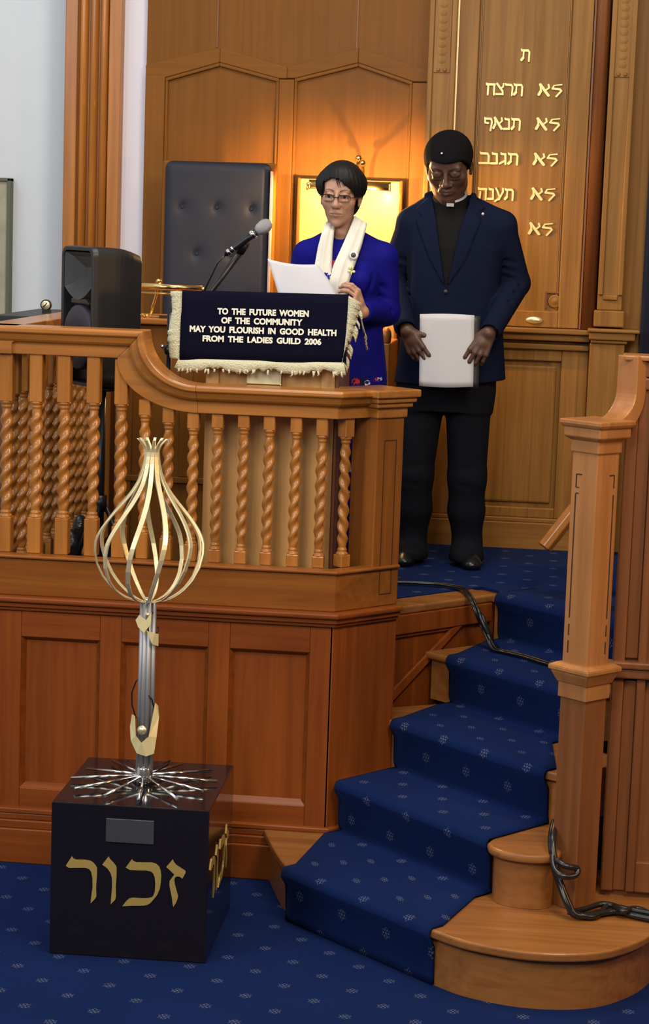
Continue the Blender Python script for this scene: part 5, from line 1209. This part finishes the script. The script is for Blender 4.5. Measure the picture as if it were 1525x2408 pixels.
    coll = np.maximum(base-.010, (2.335-Fj.z)[None,None,:].astype(np.float32)); rr2 = np.sqrt((Fj.x[:,None]+.455)**2+(Fj.y[None,:]-8.33)**2)[:,:,None].astype(np.float32)
    coll = np.maximum(coll, rr2-.105); coll = np.maximum(coll, -vee if True else 0); coll = np.maximum(coll, -(front+.03)); Fj.D = np.minimum(Fj.D, coll)
    for zp, x0, x1 in ((1.835,-.60,-.50),(1.835,-.37,-.27)): Fj.cap((x0,8.205,zp),(x1,8.205,zp+.006),.003,.003,.003,'sub')
    hem = 1.648+.028*np.clip((Fj.x+.42)/.22,0,1)
    Fj.D = np.maximum(Fj.D, (hem[:,None,None]-Fj.z[None,None,:]).astype(np.float32))
    v, q = Fj.mesh(1); jk_ = np_obj('jacket', v, q, M_jk, body)
    b = MB(); b.lathe((-.450,8.212,2.026), [(0,.010),(.008,.009),(.009,.0)], 14, ax=(0,-1,0)); b.build('jacket_button', plain('brown_button', (.05,.03,.035), .35), jk_)
    b = MB(); b.ball((-.316,8.213,2.338), (.0062,.004,.0062), 6); b.build('lapel_pin', plain('pale_pin', (.7,.6,.65), .3, .5), jk_)
    # ring on the left hand
    p, t, n_, r = nails[2]
    b = MB(); q_ = nails[1][0]*.0; b.ball(tuple(np.array(nails[2][0])*.45+np.array((-.298,8.075,1.800))*.55), (.0062,.0045,.0062), 6); b.build('finger_ring', M_chrome, body)
    return body
man_body = man()
pp = thing('paper_sheets', 'white sheet held low in front of the jacket by both hands', 'paper', (-.43, 8.05, 1.66))
def sheet(name, corners, bend, mat, parent, n=12):
    a, b_, c, d_ = [Vector(q) for q in corners]; m = MB(); rg = []
    for j in range(n+1):
        v = j/n; rg.append([a.lerp(b_, i/n).lerp(d_.lerp(c, i/n), v)+Vector(bend(i/n, v)) for i in range(n+1)])
    m.rings(rg, closed=False, caps=False); o = m.build(name, mat, parent); s_ = o.modifiers.new('thickness', 'SOLIDIFY'); s_.thickness = .0012; s_.offset = 0; return o
sheet('front_sheet', [(-.542,8.095,1.937),(-.327,8.095,1.941),(-.319,8.085,1.660),(-.533,8.085,1.654)], lambda u, v: (0,-.014*math.sin(math.pi*u),-.004*math.sin(math.pi*u)*(1-2*v)*-1), M_paper, pp)
sheet('dark_folder', [(-.520,8.110,1.935),(-.304,8.108,1.938),(-.298,8.096,1.655),(-.515,8.096,1.656)], lambda u, v: (0,-.010*math.sin(math.pi*u),0), plain('dark_folder', (.02,.022,.026), .5), pp)
# ------------------------------------------------------------------ woman in blue
WX, WY = -.795, 7.62
def woman():
    H = (-.818, 7.580, 2.374); R = rot(.07, .10, .03); s = .875; wx = 1.05
    F = Field(axis(-1.06,-.55,[(-.905,-.73,.0019),(-.95,-.64,.0028)],.006), axis(7.30,7.76,[(7.44,7.56,.0019),(7.30,7.64,.0028)],.006), axis(.905,2.56,[(2.26,2.44,.0019),(2.23,2.53,.0026),(1.92,2.07,.0028)],.008))
    F.loft([(2.23,WX,WY,.055,.042),(2.19,WX,WY,.10,.06),(2.10,WX,WY,.115,.075),(1.95,WX,WY,.115,.075),(1.78,WX,WY,.135,.09),(1.62,WX,WY,.14,.095),(1.5,WX,WY,.12,.085)], .03)
    for q in (-1,1):
        F.chain([(WX+q*.075,WY,1.58),(WX+q*.075,WY-.015,1.30),(WX+q*.075,WY+.01,.97)], [.075,.055,.040], .03); F.chain([(WX+q*.075,WY+.02,.945),(WX+q*.075,WY-.10,.93)], [.03,.025], .02)
    head(F, H, R, s, False, False, wx)
    F.cap((-.805,7.620,2.22),(-.822,7.595,2.33),.050,.048,.02)
    for q in (-1,1): F.cap((-.808+q*.010,7.572,2.245),(-.822+q*.030,7.572,2.315),.008,.010,.015)
    el = {-1: (-.985,7.62,1.94), 1: (-.633,7.64,1.955)}; sh = {-1: (-.945,7.62,2.165), 1: (-.650,7.62,2.165)}; wr = {-1: (-.985,7.43,1.955), 1: (-.708,7.435,1.962)}
    for q in (-1,1): F.chain([sh[q], el[q], wr[q]], [.036,.030,.024], .02)
    nails = hand(F, wr[1], (-.30,-.42,.80), (.75,-.45,.45), (-.4,.2,.6), [(.55,.65,.4),(.6,.7,.45),(.65,.7,.45),(.7,.7,.5)], .86, .04, (.55,.35))
    nails += hand(F, wr[-1], (.05,-.55,.60), (-.7,-.5,.4), (.4,.2,.6), [(.5,.6,.4),(.5,.65,.4),(.55,.65,.4),(.6,.65,.4)], .84, .04, (.55,.35))
    V_, Q_ = F.mesh(1); C_ = skin_cols(V_, H, R, s, False, False, wx, (.42,.225,.145), (.36,.155,.12), (.035,.022,.018)); paint_nails(C_, V_, nails, (.55,.33,.25))
    body = np_obj('person', V_, Q_, skin_mat('light_brown_skin'), None, (WX, WY, .905)); add_cols(body, C_)
    set_tags(body, 'person with short black hair, glasses, royal blue dress and white scarf reading at the lectern', 'person')
    def w(p): return np.array(H)+R@(np.array(p)*s*np.array((wx,1,1)))
    # hair
    Fh = Field(axis(-.96,-.69,[],.0030), axis(7.42,7.76,[],.0036), axis(2.27,2.54,[],.0030))
    Fh.ell(w((0,.020,.050)), [q*s for q in (.098,.116,.106)], R, 0); Fh.ell(w((.02,-.035,.085)), [q*s for q in (.070,.060,.052)], R, .03*s); Fh.ell(w((0,.062,-.02)), [q*s for q in (.075,.058,.075)], R, .03*s)
    for q in (-1,1): Fh.ell(w((q*.061,.004,.056)), [a*s for a in (.041,.066,.043)], R, .03*s)
    X, Y, Z = np.meshgrid(Fh.x, Fh.y, Fh.z, indexing='ij'); L_ = (np.stack([X-H[0], Y-H[1], Z-H[2]], -1)@R)/s; lx, ly, lz = L_[...,0], L_[...,1], L_[...,2]
    top = .088-1.25*np.abs(lx+.012)**1.35 - .014*np.clip((lx-.005)/.05,0,1) + .0025*np.sin(lx*170)+.0015*np.sin(lx*390)
    side = .064+.012*np.clip((lz-.02)/.05,0,1)*0 - .006*np.sin(lz*150)*0
    cut = np.maximum(np.maximum(lz-top, np.abs(lx)-.0665), ly+.012)          # opening for the face
    cut2 = np.maximum(np.maximum(-.006-lz, -1), np.maximum(lz-.030, ly+.004))*0+np.maximum(lz-.012+.25*np.clip(ly,0,1)+.004*np.sin(ly*240), ly-.034)   # cheeks and ears stay clear below
    cut = np.minimum(cut, cut2)
    D = np.maximum(Fh.D, -cut*s*.85)
    phi = np.arctan2(lx+.01, -(ly-.035)); st_ = .0010*np.sin(phi*46+6*lz*8)+.0008*np.sin(phi*83-lz*40)+.0005*np.sin(phi*150+lz*70)
    Fh.D = (D+st_*np.clip((.15-lz)/.06,0,1)).astype(np.float32)
    M_hair = plain('black_hair', (.006,.0055,.006), .55, spec=.25, noise=.2, nscale=180, bump=.08)
    v, q = Fh.mesh(1); ha_ = np_obj('hair', v, q, M_hair, body)
    b = MB()
    for k, (x0, x1) in enumerate(((-.006,.006),(.000,.015))):
        b.tube([tuple(w((x0,-.088,.088))), tuple(w(((x0+x1)/2,-.0955,.070))), tuple(w((x1,-.0945,.050)))], [.0022,.0016,.0005], 6)
    b.build('fringe_strands', M_hair, ha_)
    # glasses
    M_gl = plain('dark_glasses_frame', (.012,.009,.009), .3)
    b = MB()
    def lens(q):
        out = []
        for k in range(29):
            t = 2*math.pi*k/28; ct = math.cos(t); st2 = math.sin(t); ex = .0245*math.copysign(abs(ct)**.7, ct); ez = .0150*math.copysign(abs(st2)**.75, st2); sg = 1
            out.append(tuple(w((q*.0325+ex*sg, -.1075+.010*(abs(ex*q+.0)/.0235)*(1 if ex*q > 0 else 0)**1, .0055+ez))))
        return out
    for q in (-1,1): 
        P = lens(q); b.tube(P, [.0008 if math.sin(2*math.pi*k/28) < .05 else .0021 for k in range(29)], 8)
        b.tube([tuple(w((q*.0560,-.100,.010))), tuple(w((q*.0700,-.082,.011))), tuple(w((q*.0790,-.02,.010))), tuple(w((q*.0790,.015,.004)))], .0017, 8)
    b.tube([tuple(w((-.0105,-.1085,.008))), tuple(w((0,-.1125,.011))), tuple(w((.0105,-.1085,.008)))], .0016, 8)
    b.build('glasses', M_gl, body)
    # dress
    m, N, L2, P_ = new_mat('royal_blue_dress'); P_.inputs['Roughness'].default_value = .7; P_.inputs['Specular IOR Level'].default_value = .08
    tc = N.new('ShaderNodeTexCoord'); vo = N.new('ShaderNodeTexVoronoi'); vo.inputs['Scale'].default_value = 24; L2.new(tc.outputs['Object'], vo.inputs['Vector'])
    nz = N.new('ShaderNodeTexNoise'); nz.inputs['Scale'].default_value = 95; nz.inputs['Detail'].default_value = 2; L2.new(tc.outputs['Object'], nz.inputs['Vector'])
    def mth(op, a, b_=None):
        n_ = N.new('ShaderNodeMath'); n_.operation = op
        for i, q in enumerate((a, b_)):
            if q is None: continue
            if isinstance(q, (int, float)): n_.inputs[i].default_value = q
            else: L2.new(q, n_.inputs[i])
        return n_.outputs[0]
    sp_ = N.new('ShaderNodeSeparateXYZ'); L2.new(tc.outputs['Object'], sp_.inputs[0])
    low = mth('LESS_THAN', mth('ADD', sp_.outputs[2], mth('MULTIPLY', nz.outputs['Fac'], .05)), .84)
    spot = mth('MULTIPLY', mth('MULTIPLY', mth('LESS_THAN', vo.outputs['Distance'], .40), mth('GREATER_THAN', nz.outputs['Fac'], .47)), low)
    chx = mth('MULTIPLY', mth('LESS_THAN', mth('ABSOLUTE', mth('ADD', sp_.outputs[0], .015)), .035), mth('LESS_THAN', mth('ABSOLUTE', mth('SUBTRACT', sp_.outputs[2], 1.195)), .045))
    spot2 = mth('MULTIPLY', chx, mth('GREATER_THAN', nz.outputs['Fac'], .50))
    wn = N.new('ShaderNodeTexWhiteNoise'); L2.new(vo.outputs['Color'], wn.inputs['Vector'])
    pick = mth('GREATER_THAN', wn.outputs['Value'], .60)
    mc_ = N.new('ShaderNodeMix'); mc_.data_type = 'RGBA'; mc_.inputs[6].default_value = (.55,.55,.62,1); mc_.inputs[7].default_value = (.50,.03,.06,1); L2.new(pick, mc_.inputs[0])
    dk_ = N.new('ShaderNodeMix'); dk_.data_type = 'RGBA'; dk_.inputs[6].default_value = (.0055,.0050,.165,1); dk_.inputs[7].default_value = (.010,.010,.055,1)
    gr = N.new('ShaderNodeTexNoise'); gr.inputs['Scale'].default_value = 11; L2.new(tc.outputs['Object'], gr.inputs['Vector'])
    L2.new(mth('MULTIPLY', low, mth('GREATER_THAN', gr.outputs['Fac'], .52)), dk_.inputs[0])
    mx = N.new('ShaderNodeMix'); mx.data_type = 'RGBA'; L2.new(dk_.outputs[2], mx.inputs[6]); L2.new(mc_.outputs[2], mx.inputs[7]); L2.new(mth('MAXIMUM', spot, spot2), mx.inputs[0]); L2.new(mx.outputs[2], P_.inputs['Base Color'])
    Fd = Field(axis(-1.08,-.52,[],.005), axis(7.40,7.78,[],.005), axis(.95,2.32,[],.0055))
    Fd.loft([(2.252,-.806,WY-.002,.062,.058),(2.235,-.803,WY,.085,.066),(2.205,-.797,WY,.135,.080),(2.16,WX,WY,.152,.095),(2.08,-.790,WY,.150,.108),(2.02,-.788,WY,.140,.104),(1.94,-.786,WY,.132,.098),(1.84,-.786,WY,.146,.108),(1.72,-.784,WY,.160,.118),(1.40,-.784,WY,.165,.122),(.955,-.784,WY,.175,.128)], .012)
    for q in (-1,1):
        shp = (-.937,7.62,2.158) if q < 0 else (-.655,7.62,2.160); elp = (-.987,7.625,1.945) if q < 0 else (-.636,7.645,1.958); wrp = (-.985,7.445,1.955) if q < 0 else (-.702,7.455,1.962)
        Fd.cap((-.80+q*.05,7.62,2.215), shp, .040, .050, .03); Fd.chain([shp, elp, wrp], [.056,.049,.038], .018)
        for t in (.55,.75,.92):
            c = np.array(shp)*(1-t)+np.array(elp)*t; Fd.cap(c+np.array((-.05,-.060,.02)), c+np.array((.05,-.060,-.02)), .003,.003,.020,'sub')
        Fd.cap((-.79+q*.065,7.525,2.075),(-.79+q*.065,7.53,2.06),.045,.045,.04)
        dd = np.array(wrp)-np.array(elp); dd /= np.linalg.norm(dd); Fd.cap(np.array(wrp)+dd*.028, np.array(wrp)+dd*.08, .031,.031,.003,'sub')
    for (a, b_) in (((-.675,7.515,2.10),(-.70,7.505,2.02)),((-.70,7.495,1.93),(-.86,7.50,1.95))): Fd.cap(a, b_, .003,.003,.022,'sub')
    for k in range(7):
        x = -.93+.048*k; Fd.cap((x,7.505,1.62),(x-.01,7.49,1.0),.004,.012,.02,'sub')
    # open neck (small v) and collar opening
    front = (Fd.y-7.615)[None,:,None].astype(np.float32); vee = Fd.poly_xz([(-.845,2.33),(-.838,2.27),(-.808,2.236),(-.782,2.27),(-.776,2.33)])[:,None,:]
    Fd.D = np.maximum(Fd.D, -np.maximum(vee, front)); Fd.cap((-.808,7.60,2.20),(-.812,7.60,2.32),.050,.050,.004,'sub')
    Fd.cap((-.806,7.615,2.235),(-.812,7.607,2.268),.062,.056,.008); Fd.cap((-.806,7.605,2.19),(-.812,7.600,2.33),.0515,.0505,.002,'sub'); Fd.D = np.maximum(Fd.D, -np.maximum(vee, front)); Fd.D = np.maximum(Fd.D, (Fd.z-2.272)[None,None,:].astype(np.float32))
    Fd.D = np.maximum(Fd.D, (.965-Fd.z)[None,None,:].astype(np.float32))
    v, q = Fd.mesh(1); dr_ = np_obj('dress', v, q, m, body)
    # scarf
    M_sc = plain('white_scarf', (.68,.655,.585), .85, noise=.04, nscale=40, sheen=.2)
    b = MB()
    def ribbon(cl_, wd_, dep):
        rg = []
        n = len(cl_); 
        def ip(A, t): 
            q = t*(n-1); return [float(np.interp(q, range(n), [a[c] for a in A])) for c in range(len(A[0]))]
        for i in range(41):
            t = i/40; (lx_, rx_, y_, z_, tz) = ip(cl_, t); row_ = []
            up_ = []; dn = []
            for k in range(13):
                u = k/12; x = lx_+(rx_-lx_)*u; z = z_+tz*u; f_ = .0035*math.sin(u*15+t*2.0)+.002*math.sin(u*29+1); y = y_-.012*math.sin(math.pi*u)-f_
                up_.append((x, y-.004, z)); dn.append((x, y+.006, z))
            rg.append(up_+dn[::-1])
        b.rings(rg)
    # (left x, right x, y, z, z gain to the right edge)
    ribbon([(-.872,-.838,7.66,2.275,.01),(-.868,-.832,7.575,2.285,-.010),(-.876,-.832,7.535,2.250,0),(-.888,-.834,7.518,2.19,0),(-.896,-.833,7.502,2.12,0),(-.890,-.822,7.494,2.05,0),(-.872,-.812,7.496,1.97,0)], None, 0)
    ribbon([(-.772,-.725,7.66,2.285,-.012),(-.762,-.716,7.58,2.312,-.026),(-.775,-.716,7.545,2.265,0),(-.798,-.728,7.520,2.20,0),(-.825,-.748,7.498,2.13,0),(-.838,-.765,7.486,2.07,0),(-.836,-.772,7.484,2.00,0),(-.832,-.778,7.488,1.94,0)], None, 0)
    rg = []
    for i in range(17):
        t = math.pi*i/16; c, s2 = math.cos(t), math.sin(t); x = -.815-.062*c; y = 7.625+.075*s2; z = 2.275+.02*s2
        rg.append([(x-.010*c*-1, y, z-.028),(x, y+.004, z),(x+.012*c, y-.004*s2, z+.022),(x+.018*c, y-.012*s2, z+.018),(x+.010*c, y-.008*s2, z-.004),(x+.004*c, y-.006*s2, z-.028)])
    b.rings(rg); b.build('scarf', M_sc, body)
    # badge and flower
    b = MB(); b.lathe((-.752,7.488,2.166), [(0,.006),(.012,.006),(.0165,.004),(.0165,-.004)], 18, ax=(.15,-1,.1)); b.build('round_badge', plain('white_badge', (.7,.7,.72), .35), dr_)
    b = MB(); b.lathe((-.753,7.4825,2.167), [(0,.003),(.0085,.003),(.0095,0)], 16, ax=(.15,-1,.1)); b.build('badge_centre', plain('brown_badge_centre', (.07,.04,.03), .4), dr_)
    b = MB()
    for k in range(5):
        t = 1.2+k*1.15; b.ball((-.757+.009*math.cos(t),7.476,2.112+.011*math.sin(t)), (.0025+.0045*abs(math.cos(t)),.0025,.0025+.0055*abs(math.sin(t))), 5)
    b.build('flower_sprig', plain('pale_yellow_green', (.62,.66,.26), .6), dr_)
    b = MB(); b.lathe(tuple(w((.0815,-.002,-.022))), [(0,.003),(.004,.002),(.004,-.002)], 8, ax=(.3,-1,0)); b.build('earring', M_gold, body)
    for q in (-1,1):
        Fs = Field(axis(WX+q*.075-.06,WX+q*.075+.06,[],.005), axis(7.44,7.72,[],.006), axis(.903,.99,[],.005)); Fs.chain([(WX+q*.075,WY+.05,.935),(WX+q*.075,WY-.11,.925)], [.034,.030], .02)
        Fs.D = np.maximum(Fs.D, (.907-Fs.z)[None,None,:].astype(np.float32)); v, q_ = Fs.mesh(1); np_obj('shoe', v, q_, plain('black_flat_shoe', (.01,.01,.01), .35), body)
    return body
woman_body = woman()
wp = thing('speech_paper', 'white sheet held tilted above the lectern by the person in blue', 'paper', (-.9, 7.3, 1.945))
sheet('sheet', [(-1.042,7.29,2.145),(-.866,7.33,2.131),(-.768,7.33,1.955),(-.972,7.28,1.945)], lambda u, v: (.010*math.sin(math.pi*v)*u,-.012*math.sin(math.pi*u),.007*math.sin(math.pi*v)*(1 if u > .5 else .4)-.008*math.sin(math.pi*u)*(1-v)), M_paper, wp, 16)
